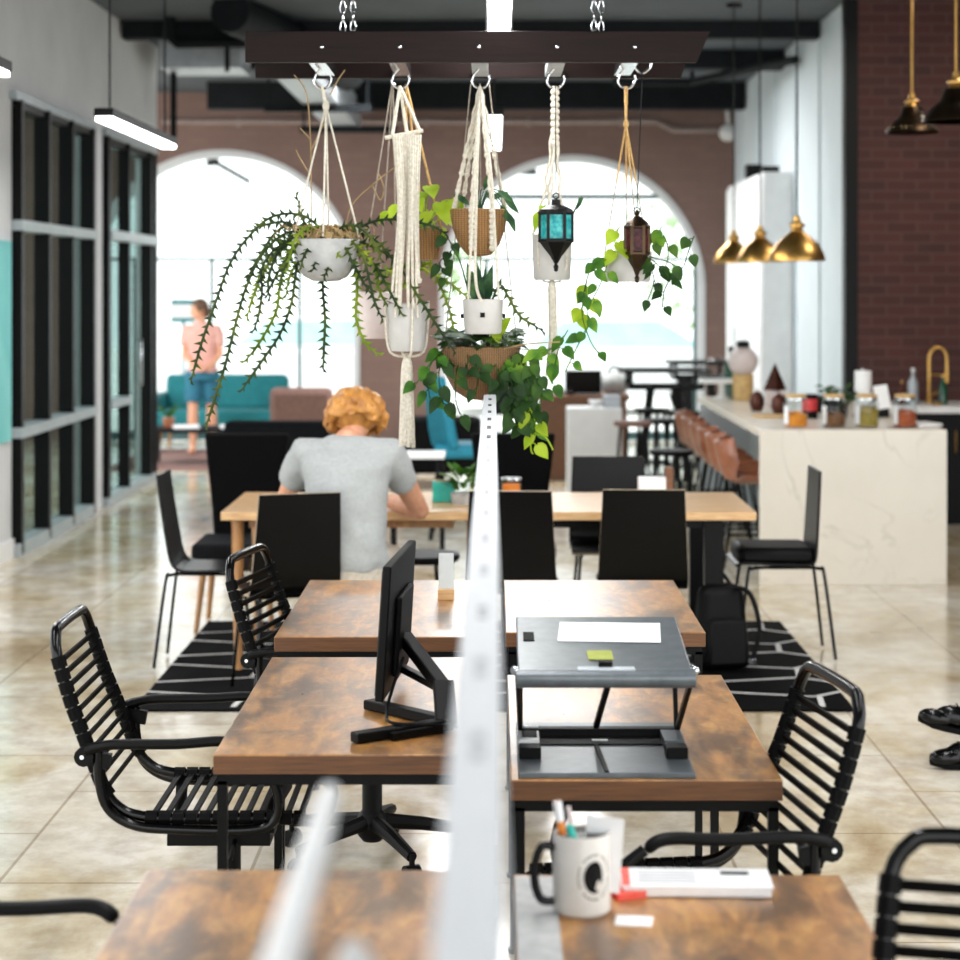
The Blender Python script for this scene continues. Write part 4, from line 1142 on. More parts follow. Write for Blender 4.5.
limb(mb, (.02, -.06, 1.02), (.02, -.19, 1.02), .085, .06); limb(mb, (.02, .06, 1.02), (.02, .19, 1.02), .085, .06)
limb(mb, (.02, -.20, 1.02), (-.04, -.24, .76), .05, .04); limb(mb, (-.04, -.24, .76), (-.27, -.16, .66), .04, .027)
limb(mb, (.02, .20, 1.02), (-.04, .24, .78), .05, .04); limb(mb, (-.04, .24, .78), (-.27, .14, .74), .04, .027)
limb(mb, (0, -.09, .53), (-.44, -.08, .53), .088, .058); limb(mb, (-.44, -.08, .53), (-.54, .0, .12), .055, .036, .012)
limb(mb, (0, .09, .54), (-.40, .04, .64), .088, .058); limb(mb, (-.40, .04, .64), (-.585, .02, .26), .055, .036, .012)
hand(mb, (-.27, -.16, .66), (-.9, .3, -.1), (0, 0, 1), 1.0, .4, 1); hand(mb, (-.27, .14, .74), (-.9, -.3, -.1), (0, 0, 1), 1.0, .4, -1)
at3, R3 = head(mb, (-.03, 0, 1.29), (-1, 0, -.15), (0, 0, 1))
remesh(mb.build('body', M['skin'], per3), .008, 1)
mb = MB(); mb.ball(at3(0, -.018, .022), (.090, .102, .098), 16, 10, R3); remesh(mb.build('hair', M['brownhair'], per3), .009, 1)
mb = MB(); ring_loft(mb, [((0, 0, .58), .165, .19), ((.03, 0, .80), .155, .185), ((.02, 0, 1.0), .155, .215), ((.015, 0, 1.08), .13, .185), ((.0, 0, 1.14), .08, .085)])
for q in (-1, 1): mb.tube([(.02, q*.10, 1.045), (.02, q*.205, 1.02), (-.03, q*.235, .80)], [.095, .088, .070], 14)
remesh(mb.build('shirt', M['dark_fabric'], per3), .012, 2)
mb = MB(); ring_loft(mb, [((0, 0, .455), .165, .195), ((.01, 0, .54), .165, .195), ((.01, 0, .62), .155, .185)])
mb.tube([(0, -.09, .53), (-.44, -.08, .53), (-.49, -.04, .34), (-.53, -.01, .19)], [.122, .098, .084, .068], 16)
mb.tube([(0, .09, .54), (-.40, .04, .64), (-.50, .03, .46), (-.575, .02, .29)], [.122, .098, .084, .068], 16)
remesh(mb.build('trousers', M['felt'], per3), .012, 2)
stool('backless_stool', 'low backless stool beyond the right edge, under the person with black shoes', (2.42, 7.50, 0), .455, .17, M['chair_lam'], M['black'])
# ================================================================== hanging garden
RYF, RYB, HY = 6.60, 7.08, 6.84
t = thing('hanging_rack', 'pair of dark wood planks hung from the ceiling on chains, carrying the plants', 'rack', (0, HY, 2.6))
O = Vector((0, HY, 2.6))
def rel(v): return Vector(v) - O
a0, a1 = P(245, 62, RYF), P(710, 31, RYF); a2 = P(697, 62, RYF)
th = .035
def plank(xl, xr_t, xr_b, zb, zt, y):
    vs = [(xl, y, zb), (xr_b, y, zb), (xr_t, y, zt), (xl, y, zt), (xl, y+th, zb), (xr_b, y+th, zb), (xr_t, y+th, zt), (xl, y+th, zt)]
    mb = MB().add([rel(v) for v in vs], [(0, 1, 2, 3), (5, 4, 7, 6), (4, 5, 1, 0), (3, 2, 6, 7), (1, 5, 6, 2), (4, 0, 3, 7)])
    return mb.build('plank', M['plank'], t, smooth=False, bevel=.002)
pf = plank(a0.x, a1.x, a2.x, a0.z, a1.z, RYF)
b0, b1, b2 = P(255, 78, RYB), P(690, 50, RYB), P(681, 78, RYB)
plank(b0.x, b1.x, b2.x, b0.z, b1.z, RYB)
HX = []
for k, (hx, hy) in enumerate(((322, 76), (400, 76), (480, 80), (555, 80), (626, 84))):
    sp = P((322, 400, 479, 557, 635)[k], 47, RYF)
    MB().ball(rel((sp.x, RYF-.003, sp.z)), (.007, .005, .007), 10, 6).build('screw', M['chrome'], pf)
    x = P(hx, 76, HY).x; z0 = a0.z+.012
    blk = MB().span(rel((x-.028, RYF+th, z0-.01)), rel((x+.028, RYB, z0+.022))).build('crossbar', M['chrome' if k in (0, 1, 4) else 'duct'], t, smooth=False)
    zz = z0-.012
    hk = [(x-.020, HY, zz+.035), (x-.006, HY, zz+.045), (x+.006, HY, zz+.03), (x-.004, HY, zz+.005), (x-.022, HY, zz-.018), (x-.026, HY, zz-.040), (x-.012, HY, zz-.060), (x+.014, HY, zz-.061), (x+.030, HY, zz-.038), (x+.031, HY, zz-.018)]
    MB().tube([rel(p) for p in smooth_path(hk, 5)], .0045, 8).build('hook', M['chrome'], t)
    HX.append(Vector((x, HY, zz-.056)))
hk2 = HX[4] + Vector((.055, .0, .075))
MB().tube([rel(p) for p in smooth_path([hk2+Vector((-.03, 0, .06)), hk2+Vector((-.032, 0, .01)), hk2+Vector((-.005, 0, -.03)), hk2+Vector((.028, 0, -.01)), hk2+Vector((.03, 0, .03))], 5)], .0045, 8).build('hook', M['chrome'], t)
for x in (-.50, .355):
    for y in (RYF+.02, RYB+.02):
        mb = MB(); z = a1.z - .005; k = 0
        while z < CEIL:
            R = RZ(pi/2*(k % 2))
            mb.tube([rel((x, y, z+.02)) + R @ Vector((.009*cos(2*pi*q/8), 0, .022*sin(2*pi*q/8))) for q in range(8)], .0028, 5, closed=True)
            z += .034; k += 1
        mb.build('chain', M['chrome'], t)

def rope(mb, a, b, r=.004, sag=0, n=6, twist=False):
    a, b = Vector(a), Vector(b)
    mb.tube([a.lerp(b, k/n) + Vector((0, 0, -sag*sin(pi*k/n))) for k in range(n+1)], r, 6)

def zig_stem(parent, pts, mat, w=.026, step=.0150, tw=0.0, name='stem'):
    """flat fishbone-cactus stem: a zig-zag ribbon with thickness along a smooth path"""
    path = smooth_path(pts, 8)
    # resample
    out = [path[0]]; acc = 0
    for i in range(1, len(path)):
        seg = path[i]-path[i-1]; d = seg.length
        while acc + d >= step:
            f = (step-acc)/d; q = path[i-1] + seg*f
            out.append(q); seg = path[i]-q; path[i-1] = q; d = seg.length; acc = 0
        acc += d
    n = len(out); mb = MB(); core = []
    if n < 3: return
    for i, p in enumerate(out):
        t_ = (out[min(i+1, n-1)]-out[max(i-1, 0)]).normalized()
        view = Vector((sin(tw+i*.10)*.5, -1, .15))
        s = t_.cross(view).normalized(); core.append((p, t_, s, s.cross(t_).normalized()))
    mb.tube([c[0] for c in core], [.0048*(1 if i < n-3 else .6) for i in range(n)], 5)
    for i, (p, t_, s, nn) in enumerate(core):
        if i == 0: continue
        sg = 1 if i % 2 else -1
        wl = w*(.75+.35*random.random())*(1 if i < n-4 else .6)
        b0 = p - t_*step*.55; b1 = p + t_*step*.50; tip = p + s*sg*wl + t_*step*.75 + nn*random.uniform(-.004, .004)
        mid = p + s*sg*wl*.45 + t_*step*.1
        h = nn*.0022
        mb.add([b0+h, b1+h, tip, b0-h, b1-h], [(0, 1, 2), (4, 3, 2), (3, 0, 2), (1, 4, 2)])
    return mb.build(name, mat, parent)

def vine(parent, pts, mat, leaves, L=.05, name='vine', stemmat=None, rnd=random, both=False):
    """trailing stem with heart leaves: leaf blades in one mesh with their stem"""
    path = smooth_path(pts, 5)
    mb = MB(); mb.tube(path, .0022, 5)
    n = len(path)
    for k in range(leaves):
        i = min(n-1, int((k+.6)/leaves*n)); p = path[i]
        a = rnd.uniform(-1, 1); sd = 1 if k % 2 else -1
        d = Vector((sd*rnd.uniform(.3, 1.0), rnd.uniform(-.7, .1), rnd.uniform(-1.1, .1)))
        st = p + d.normalized()*L*.35
        mb.tube([p, st], .0014, 4)
        mb.leaf(st, d + Vector((0, 0, -.5)), Vector((rnd.uniform(-.5, .5), -1, .5)), L*rnd.uniform(.8, 1.25), L*rnd.uniform(.68, .9))
    mb.build(name, mat, parent)
PY = HY
def PP(lst, y=PY, wob=.0):
    return [P(a, b, y + (random.uniform(-wob, wob))) for a, b in lst]

# --- 1: fishbone cactus in a white bowl
c = P(326, 262, HY)
t = thing('hanging_plant', 'trailing fishbone cactus spilling from a white bowl on the first hook', 'plant', c)
r = .125
MB().lathe([(0, -.068), (.045, -.065), (.075, -.050), (.096, -.018), (.110, .025), (.117, .075), (.112, .078), (.104, .05), (0, .045)], 32).build('bowl', M['grey_pot'], t)
mb = MB()
for k in range(60):
    a = random.uniform(0, 2*pi); q = random.uniform(0, .11)
    mb.ball((q*cos(a), q*sin(a), .07+random.uniform(0, .03)), random.uniform(.012, .028), 6, 4)
for k in range(60):
    a = random.uniform(0, 2*pi); q = random.uniform(.05, .13)
    p = Vector((q*cos(a), q*sin(a), .09)); mb.tube(smooth_path([p, p+Vector((random.uniform(-.05, .05), random.uniform(-.05, .05), .035)), p+Vector((random.uniform(-.09, .09), random.uniform(-.08, .08), -.01))], 3), .0018, 4)
mb.build('moss', M['moss'], t)
top = HX[0] - c
kn = P(326, 106, HY) - c
mb = MB(); rope(mb, top, kn, .006); mb.ball(kn, (.012, .012, .02), 8, 6); mb.build('hanger_knot', M['rope'], t)
for k, (ax, ay) in enumerate(((-.105, -.05), (.0, -.118), (.115, -.03), (.0, .118))):
    mb = MB(); rope(mb, kn, (ax, ay, .085), .0034); mb.build('cord', M['rope'], t)
mb = MB()
for lst in ([(312, 245), (311, 180), (310, 130), (306, 92), (294, 75)], [(310, 175), (300, 158), (296, 150)], [(311, 140), (300, 128)], [(311, 150), (321, 130), (328, 112)], [(345, 230), (352, 205), (372, 185), (398, 165), (420, 152)], [(372, 185), (380, 200), (384, 188), (378, 172)], [(330, 95), (338, 80), (345, 70)]):
    mb.tube([q - c for q in smooth_path(PP(lst), 5)], .0025, 5)
mb.build('dry_stem', M['drystem'], t)
S = [
 ([(330, 238), (304, 216), (272, 217), (246, 240), (229, 266), (216, 302), (202, 342), (190, 385)], 'cactus', -.08),
 ([(322, 240), (290, 232), (264, 252), (247, 285), (236, 322), (226, 362), (215, 398), (205, 430)], 'cactus', -.12),
 ([(318, 242), (290, 250), (280, 285), (276, 312), (258, 345), (244, 362)], 'cactus_lime', -.05),
 ([(314, 246), (298, 262), (292, 300), (281, 332), (264, 358), (240, 392)], 'cactus', -.10),
 ([(312, 244), (280, 246), (262, 268), (262, 292), (258, 318), (252, 334)], 'cactus', .02),
 ([(322, 262), (323, 292), (325, 320), (324, 345), (323, 372)], 'cactus', -.10),
 ([(352, 246), (357, 285), (356, 318), (366, 344), (382, 356)], 'cactus_lime', -.10),
 ([(345, 244), (372, 262), (388, 288), (404, 318)], 'cactus', -.13),
 ([(340, 240), (372, 222), (402, 220), (432, 226), (448, 236)], 'cactus', -.06),
 ([(356, 240), (392, 258), (418, 296), (440, 330), (455, 352)], 'cactus', -.14),
 ([(330, 242), (300, 228), (282, 222), (262, 226), (248, 232)], 'cactus', .06),
 ([(318, 236), (304, 222), (300, 208), (296, 194)], 'cactus', .0),
 ([(322, 240), (300, 240), (284, 262), (270, 288), (266, 300)], 'cactus', .05),
 ([(320, 244), (302, 256), (290, 276), (286, 296)], 'cactus_lime', -.03),
 ([(318, 240), (288, 240), (270, 262), (258, 280), (254, 296)], 'cactus_lime', .08),
 ([(340, 246), (352, 262), (362, 280), (372, 296)], 'cactus', -.12),
 ([(332, 240), (340, 228), (356, 226), (372, 240), (382, 262)], 'cactus', -.10),
 ([(326, 242), (318, 256), (312, 272)], 'cactus', -.135),
 ([(334, 244), (330, 262), (324, 278)], 'cactus', -.135),
 ([(346, 242), (362, 250), (376, 270), (380, 292), (392, 312)], 'cactus_lime', -.08),
 ([(328, 238), (312, 230), (292, 240), (276, 252)], 'cactus', -.02),
 ([(316, 240), (296, 226), (276, 232), (256, 262), (246, 280)], 'cactus', .10),
 ([(322, 238), (306, 236), (296, 246), (284, 270), (280, 290)], 'cactus', -.09),
 ([(336, 238), (352, 232), (368, 236), (384, 248), (398, 268)], 'cactus', .06),
 ([(322, 238), (312, 244), (304, 256), (300, 272)], 'cactus', -.125),
 ([(330, 238), (342, 244), (350, 256), (354, 270)], 'cactus', -.12),
 ([(328, 236), (320, 228), (306, 228), (296, 238), (290, 256), (288, 272)], 'cactus_lime', -.10),
 ([(336, 236), (350, 240), (362, 254), (368, 274), (374, 300), (384, 322)], 'cactus', -.12),
 ([(320, 238), (300, 234), (282, 246), (272, 266), (268, 284), (270, 300)], 'cactus', -.07),
 ([(318, 238), (296, 238), (276, 252), (262, 276), (252, 300), (246, 322)], 'cactus_lime', .04),
 ([(326, 236), (334, 246), (340, 258)], 'cactus_lime', -.125),
]
for lst, m, dy_ in S:
    n = len(lst)
    pts = [P(a, b, HY + dy_*min(1, k/2.0)) - c for k, (a, b) in enumerate(lst)]
    zig_stem(t, pts, M[m], tw=random.uniform(0, 6))

# --- 2: macrame with a white pot and tassel
c = P(407, 326, HY-.05)
t = thing('hanging_planter', 'white pot in a wide macrame hanger with a long tassel on the second hook', 'planter', c)
MB().lathe([(0, -.085), (.054, -.085), (.060, -.075), (.071, .075), (.066, .078), (.060, .05), (0, .05)], 28).build('pot', M['ceramic'], t)
top = HX[1] - c
mb = MB()
bar_z = (P(0, 135, HY-.05)-c).z
mb.tube([(-.075, 0, bar_z-.01), (.055, 0, bar_z+.015)], .007, 8)
rope(mb, top, (-.05, 0, bar_z), .006); rope(mb, top, (.045, 0, bar_z+.012), .006); rope(mb, top, (.0, .02, bar_z), .006)
mb.build('hanger_top', M['rope'], t)
mb = MB(); rnd = random.Random(5)
for k in range(12):
    u = k/11; x0 = -.045 + .09*u; x1 = -.050 + .105*u + rnd.uniform(-.01, .01)
    zb = rnd.choice((.03, .06, .10, .16))
    a = smooth_path([(x0, -.01, bar_z), (x0*.7+.005, -.03-.02*sin(k), bar_z*.62), (x1*.9, -.075, bar_z*.25), (x1*1.05, -.078, zb)], 4)
    mb.tube(a, .0048, 6)
mb.build('macrame_strands', M['rope'], t)
mb = MB()
for a in (.3, 1.9, 3.4, 5.0):
    mb.tube(smooth_path([(cos(a)*.075, sin(a)*.075, .085), (cos(a)*.073, sin(a)*.073, .0), (cos(a)*.058, sin(a)*.058, -.088), (0, 0, -.105)], 4), .0045, 6)
mb.build('pot_net', M['rope'], t)
mb = MB(); zt = (P(0, 448, HY-.05)-c).z
for k in range(14):
    a = 2*pi*k/14
    mb.tube(smooth_path([(0, 0, -.095), (cos(a)*.013, sin(a)*.013, -.14), (cos(a)*.017, sin(a)*.017, zt*.6), (cos(a)*.022, sin(a)*.020, zt+rnd.uniform(0, .02))], 4), .0065, 6)
mb.build('tassel', M['rope'], t)
mb = MB()
for k in range(9):
    a = k*.7; mb.leaf((cos(a)*.03, sin(a)*.03, .05), (cos(a)*.7, sin(a)*.7, .9), (0, 0, 1), .06, .03, False)
mb.build('foliage', M['pothos_dark'], t)

# --- lime plant on a jute cord behind it
c = P(424, 238, HY+.12)
t = thing('hanging_plant', 'bright lime leaved plant hanging on a jute cord behind the second macrame', 'plant', c)
MB().lathe([(0, -.075), (.05, -.075), (.068, .03), (.062, .032), (0, .02)], 24).build('pot', M['coco'], t)
top = HX[1]+Vector((.02, .02, .01)) - c
for ax, ay in ((-.06, 0), (.06, .0), (0, .06)):
    mb = MB(); rope(mb, top, (ax, ay, .03), .004); mb.build('cord', M['twine'], t)
mb = MB(); rnd = random.Random(11)
for (lx, ly, s) in ((430, 186, .085), (440, 203, .095), (452, 200, .08), (418, 200, .07), (446, 216, .09), (428, 212, .08), (398, 206, .07), (462, 222, .075), (412, 220, .07), (436, 228, .075), (388, 212, .06), (424, 192, .06)):
    p = P(lx, ly, HY+.05+rnd.uniform(-.05, .08)) - c
    base = Vector((0, 0, .03)); mid = base.lerp(p, .6)+Vector((0, 0, .03))
    mb.tube(smooth_path([base, mid, p], 3), .0025, 5)
    d = Vector((p.x*3 + rnd.uniform(-.2, .2), -.5, -.35+rnd.uniform(-.2, .2))); mb.leaf(p, d, (rnd.uniform(-.4, .4), -.6, .8), s, s*.72, True)
mb.build('foliage', M['lime'], t)
vine(t, [P(a, b, HY+.02)-c for a, b in ((445, 232), (452, 250), (440, 262), (446, 275))], M['pothos_dark'], 7, .045, name='trailing_vine', rnd=rnd)

# --- pale pot further behind
c = P(378, 312, HY+.35)
t = thing('hanging_planter', 'pale blush pot hanging behind the cactus, left of the white macrame pot', 'planter', c)
MB().lathe([(0, -.095), (.055, -.095), (.062, -.085), (.075, .07), (.07, .073), (.064, .05), (0, .05)], 26).build('pot', M['pale_pot'], t)
pk = Vector((P(392, 84, HY+.20).x, RYB+.02, b0.z)) - c
for ax, ay in ((-.068, 0), (.068, 0), (0, .068)):
    mb = MB(); rope(mb, pk, (ax, ay, .07), .0025); mb.build('cord', M['cord_grey'], t)
for lst, m in (([(384, 284), (410, 282), (428, 262), (440, 285), (450, 312), (456, 345)], 'cactus_lime'), ([(380, 284), (395, 265), (420, 268), (448, 282), (472, 302)], 'cactus_lime'), ([(376, 284), (382, 270), (396, 276), (402, 292)], 'cactus_lime')):
    zig_stem(t, [P(a, b, HY+.30-.2*k/len(lst)) - c for k, (a, b) in enumerate(lst)], M[m], tw=random.uniform(0, 6))

# --- 3a: coconut basket in knotted macrame (hook three)
c = P(479, 232, HY+.03)
t = thing('hanging_planter', 'brown coconut fibre basket in knotted macrame on the third hook', 'planter', c)
MB().lathe([(0, -.085), (.04, -.080), (.070, -.045), (.090, .01), (.100, .075), (.094, .078), (.084, .02), (0, .03)], 30).build('basket', M['coco'], t)
top = HX[2] - c
mb = MB(); rnd = random.Random(21)
for ax, ay in ((-.085, -.05), (-.025, -.09), (.045, -.085), (.09, .02), (-.06, .08)):
    hv = Vector((ax, ay, .08))
    n = 14; pts = [Vector(top).lerp(hv, (k/n)) for k in range(n+1)]
    w = [Vector((ax*.12, 0, 0)) for _ in pts]
    for sgn in (-1, 1):
        mb.tube([p + Vector((sgn*.005*sin(k*1.5), sgn*.004*cos(k*1.5), 0)) for k, p in enumerate(pts)], .0042, 5)
    for k in (8, 10, 12): mb.ball(pts[k], (.010, .008, .010), 7, 5)
mb.build('macrame_cords', M['rope'], t)
for ax, ay in ((-.025, -.098), (.045, -.092)):
    mb = MB()
    for k in range(8):
        s = 1 - .05*k; mb.ball((ax, ay*(1-.045*k)-.004, .07-.018*k), (.011, .008, .012), 7, 5)
    mb.build('knot_band', M['rope'], t)
mb = MB()
for k, (lx, ly, dx, dz) in enumerate(((497, 190, .8, -.5), (504, 198, 1, -.9), (508, 212, .4, -1), (500, 205, .6, -1), (478, 182, -.2, .9), (484, 190, .3, .8), (470, 205, -.5, .4), (490, 200, .5, .3))):
    p = P(lx, ly, HY-.04+.01*k) - c; mb.tube(smooth_path([Vector((0, 0, .05)), Vector((p.x*.4, 0, .14)), p], 3), .0022, 5)
    mb.leaf(p, (dx, -.4, dz), (0, -1, .5), .075, .026, False)
mb.build('foliage', M['snake'], t)

# --- 3b: small white pot with snake plant below
c = P(483, 316, HY-.08)
t = thing('hanging_planter', 'small white pot with a dark square badge and snake plant below the coconut basket', 'planter', c)
MB().lathe([(0, -.060), (.058, -.060), (.063, -.054), (.069, .055), (.064, .057), (.060, .03), (0, .03)], 30).build('pot', M['ceramic'], t)
MB().box((-.001, -.066, .004), (.016, .006, .016)).build('badge', M['black_matte'], t, smooth=False)
for s in (-1, 1): MB().tube([(s*.066, 0, .0), (s*.076, 0, .0)], .008, 10).build('peg', M['black_matte'], t)
top = HX[2]+Vector((0, -.06, -.02)) - c
mb = MB()
for ax, zz in ((-.052, .055), (.056, .055)):
    a = smooth_path([HX[2]-c, Vector((ax*.5, -.10, top.z*.62)), Vector((ax*.75, -.10, top.z*.32)), Vector((ax*.95, -.05, zz))], 6)
    mb.tube(a, .0045, 6)
a = smooth_path([HX[2]-c, Vector((-.02, -.06, top.z*.6)), Vector((-.025, -.085, .14)), Vector((-.006, -.072, .05))], 6); mb.tube(a, .0050, 6)
mb.build('hanger_cords', M['rope'], t)
mb = MB(); rnd = random.Random(31)
for k in range(12):
    a = rnd.uniform(0, 2*pi); q = rnd.uniform(0, .025); h = rnd.uniform(.10, .17)
    mb.leaf((q*cos(a), q*sin(a), .03), (cos(a)*.22, sin(a)*.2-.05, 1), (sin(a), -1, .1), h, .034, False, .25, .02)
mb.build('snake_plant', M['snake'], t)
zig_stem(t, [P(a, b, HY-.12)-c for a, b in ((492, 300), (500, 284), (508, 296), (520, 316), (534, 325), (544, 332))], M['cactus'], tw=.4)
mb = MB(); mb.tube([q-c for q in smooth_path(PP([(470, 300), (462, 268), (458, 256)], HY-.06), 4)], .003, 5); mb.leaf(P(459, 258, HY-.06)-c, (-.5, -.3, .9), (0, -1, .3), .04, .014, False); mb.build('thin_stem', M['pothos_dark'], t)

# --- 3c: big woven basket with pothos
c = P(481, 372, HY+.04)
t = thing('hanging_plant', 'large woven basket overflowing with dark pothos, hanging just beyond the rail end', 'plant', c)
MB().lathe([(0, -.098), (.05, -.092), (.095, -.062), (.122, -.01), (.133, .062), (.138, .088), (.128, .090), (.118, .04), (0, .045)], 36).build('basket', M['wicker'], t)
for ax, px_ in ((-.125, 455), (.125, 508), (0, 485)):
    mb = MB(); rope(mb, P(px_ if px_ != 485 else 481, 84, HY+.03)*1.0 - c if False else Vector((HX[2].x + (ax*.25), HX[2].y, HX[2].z+.01)) - c, (ax, .0 if ax else .125, .088), .0022); mb.build('cord', M['cord_grey'], t)
rnd = random.Random(41)
mb = MB()
for k in range(130):
    a = rnd.uniform(0, 2*pi); q = rnd.uniform(.02, .135)
    mb.leaf((q*cos(a), q*sin(a), .085+rnd.uniform(0, .05)), (cos(a), sin(a), rnd.uniform(-.2, .7)), (cos(a)*-.3, sin(a)*-.3-.5, 1), rnd.uniform(.04, .065), rnd.uniform(.03, .045))
mb.build('crown_foliage', M['pothos_dark'], t)
VN = [([(508, 348), (522, 366), (528, 392), (526, 420)], 9), ([(515, 350), (534, 366), (542, 386), (540, 408)], 8), ([(496, 352), (500, 378), (510, 402), (516, 424)], 8), ([(448, 346), (436, 356), (424, 372), (416, 384)], 5), ([(490, 350), (496, 366), (500, 380)], 5), ([(465, 346), (468, 358), (466, 372)], 4), ([(445, 350), (432, 362), (428, 380), (430, 400)], 6), ([(450, 350), (440, 368), (440, 388), (444, 405)], 6), ([(462, 352), (456, 375), (456, 400), (460, 414)], 4),
      ([(505, 350), (516, 362), (522, 385), (524, 412)], 10), ([(510, 350), (528, 360), (536, 378), (538, 400)], 9), ([(498, 350), (508, 372), (514, 395), (512, 418)], 10),
      ([(512, 348), (530, 350), (545, 352), (552, 348)], 5), ([(500, 352), (518, 376), (530, 396), (534, 420)], 9), ([(475, 350), (476, 365), (478, 378), (476, 392)], 3), ([(520, 356), (520, 385), (528, 410), (532, 430)], 8), ([(505, 355), (504, 385), (518, 405), (524, 425)], 7)]
for k, (lst, nl) in enumerate(VN):
    vine(t, [P(a, b, HY+.04-.11*min(1, q/1.0)-.015*(k % 3))-c for q, (a, b) in enumerate(lst)], M['pothos_dark'] if k % 3 else M['pothos'], nl, .050, rnd=rnd)
vine(t, [P(a, b, HY-.10)-c for a, b in ((528, 405), (534, 418), (536, 432), (532, 444))], M['lime'], 4, .055, rnd=rnd)
mb = MB(); mb.tube([q-c for q in smooth_path(PP([(536, 434), (546, 438), (553, 450)], HY-.10), 4)], .003, 5); mb.tube([q-c for q in smooth_path(PP([(530, 436), (531, 450), (533, 454)], HY-.10), 4)], .003, 5); mb.build('runner', M['lime'], t)
mb = MB(); mb.leaf(P(498, 332, HY-.05)-c, (.4, -.4, .6), (0, -.8, .6), .07, .055); mb.leaf(P(500, 340, HY-.07)-c, (-.5, -.4, .5), (0, -.8, .6), .05, .04); mb.build('lime_leaves', M['lime'], t)

# --- 4: white pot in slim macrame with a rope tail
c = P(552, 258, HY+.03)
t = thing('hanging_planter', 'white pot in slim macrame with a rope tail, behind the teal lantern', 'planter', c)
MB().lathe([(0, -.076), (.058, -.076), (.063, -.070), (.069, .08), (.064, .082), (.058, .05), (0, .05)], 28).build('pot', M['ceramic'], t)
top = HX[3] - c
mb = MB()
for k, (ax, ay) in enumerate(((-.066, -.01), (-.02, -.066), (.045, -.05), (.05, .05), (-.03, .06))):
    n = 16; hv = Vector((ax, ay, .08)); pts = []
    for q in range(n+1):
        u = q/n; p = Vector(top).lerp(hv, u); f = .35+.65*u*u
        pts.append(Vector((top.x+(hv.x-top.x)*f*u, top.y+(hv.y-top.y)*f*u, p.z)) + Vector((.005*sin(q*1.8+k), .005*cos(q*1.8+k), 0)))
    mb.tube(pts, .0050, 6)
for q in range(9): mb.ball(Vector((top.x, top.y, top.z-.02-.022*q)), (.016, .014, .014), 8, 6)
mb.build('macrame_cords', M['rope'], t)
zt = (P(0, 376, HY+.03)-c).z
mb = MB()
for k in range(6):
    a = 2*pi*k/6
    mb.tube([(0, 0, -.074), (cos(a)*.007, sin(a)*.007, -.10), (cos(a)*.008+.004, sin(a)*.008, zt*.7), (cos(a)*.016, sin(a)*.014, zt)], .0075, 6)
for k in range(4):
    a = pi/4+pi/2*k; mb.tube([(cos(a)*.070, sin(a)*.070, .08), (cos(a)*.068, sin(a)*.068, -.03), (cos(a)*.04, sin(a)*.04, -.08), (0, 0, -.085)], .0035, 6)
mb.build('rope_tail', M['rope'], t)
mb = MB()
mb.leaf(P(541, 214, HY-.02)-c, (-.4, -.4, -.8), (0, -1, .3), .06, .045); mb.leaf(P(543, 206, HY-.01)-c, (.2, -.3, -.9), (0, -1, .3), .045, .035)
mb.tube([(0, 0, .06), P(541, 208, HY)-c], .002, 5); mb.build('foliage', M['lime'], t)
mb = MB(); mb.tube([q-c for q in smooth_path(PP([(562, 232), (574, 212), (580, 198)], HY), 4)], .0035, 5); mb.leaf(P(576, 210, HY)-c, (.4, -.2, .8), (0, -1, .3), .055, .016, False); mb.build('shoot', M['snake'], t)

# --- lanterns
def lantern(label, c, hook, h, r, glass, dome):
    t = thing('lantern', label, 'lantern', c)
    n = 6; fr = MB()
    zb, zt = -.30*h, .14*h+.0
    zb, zt = -.10*h, .26*h
    for k in range(n):
        a = 2*pi*k/n
        fr.bar((cos(a)*r, sin(a)*r, zb-.004), (cos(a)*r, sin(a)*r, zt+.004), .010, .010)
    for z in (zb, zt): fr.tube([(cos(2*pi*k/n)*r, sin(2*pi*k/n)*r, z) for k in range(n)], .0068, 6, closed=True)
    fr.build('frame', M['iron'] if glass == 'teal_glass' else M['brass_dark'], t, smooth=False)
    for k in range(n):
        a, b = 2*pi*k/n, 2*pi*(k+1)/n
        mb = MB().add([(cos(a)*r*.97, sin(a)*r*.97, zb), (cos(b)*r*.97, sin(b)*r*.97, zb), (cos(b)*r*.97, sin(b)*r*.97, zt), (cos(a)*r*.97, sin(a)*r*.97, zt)], [(0, 1, 2, 3)])
        mb.build('pane', M[glass], t, smooth=False)
    im = M['iron'] if glass == 'teal_glass' else M['brass_dark']
    MB().lathe([(0, -.5*h), (.006, -.49*h), (.009, -.43*h), (.005, -.40*h), (r*.35, -.30*h), (r*.8, -.18*h), (r*1.06, zb), (0, zb)], n).build('lower_cone', im, t, smooth=False)
    if dome: prof = [(0, zt), (r*1.06, zt), (r*1.02, zt+.04*h), (r*.6, zt+.085*h), (r*.30, zt+.10*h), (r*.26, zt+.17*h), (0, zt+.17*h)]
    else: prof = [(0, zt), (r*1.12, zt), (r*.9, zt+.06*h), (r*.45, zt+.12*h), (.006, zt+.15*h), (.010, zt+.18*h), (.004, zt+.22*h), (0, zt+.24*h)]
    MB().lathe(prof, 12).build('cap', im, t)
    zt2 = zt+.17*h
    ring = [(.010*cos(2*pi*k/12), 0, zt2+.012+.010*sin(2*pi*k/12)) for k in range(12)]
    MB().tube(ring, .0022, 6, closed=True).build('hanging_ring', im, t)
    mb = MB(); rope(mb, hook-Vector(c), (0, 0, zt2+.02), .0018); mb.build('cord', M['black_matte'], t)
    return t
c = P(556, 233, HY-.11)
lantern('black iron lantern with teal glass panes on the fourth hook', c, HX[3]+Vector((.0, -.03, 0)), .262, .055, 'teal_glass', True)
c = P(637, 246, HY-.11)
lantern('small bronze lantern with dusky red panes on the fifth hook', c, hk2+Vector((.0, -.02, -.02)), .25, .040, 'red_glass', False)

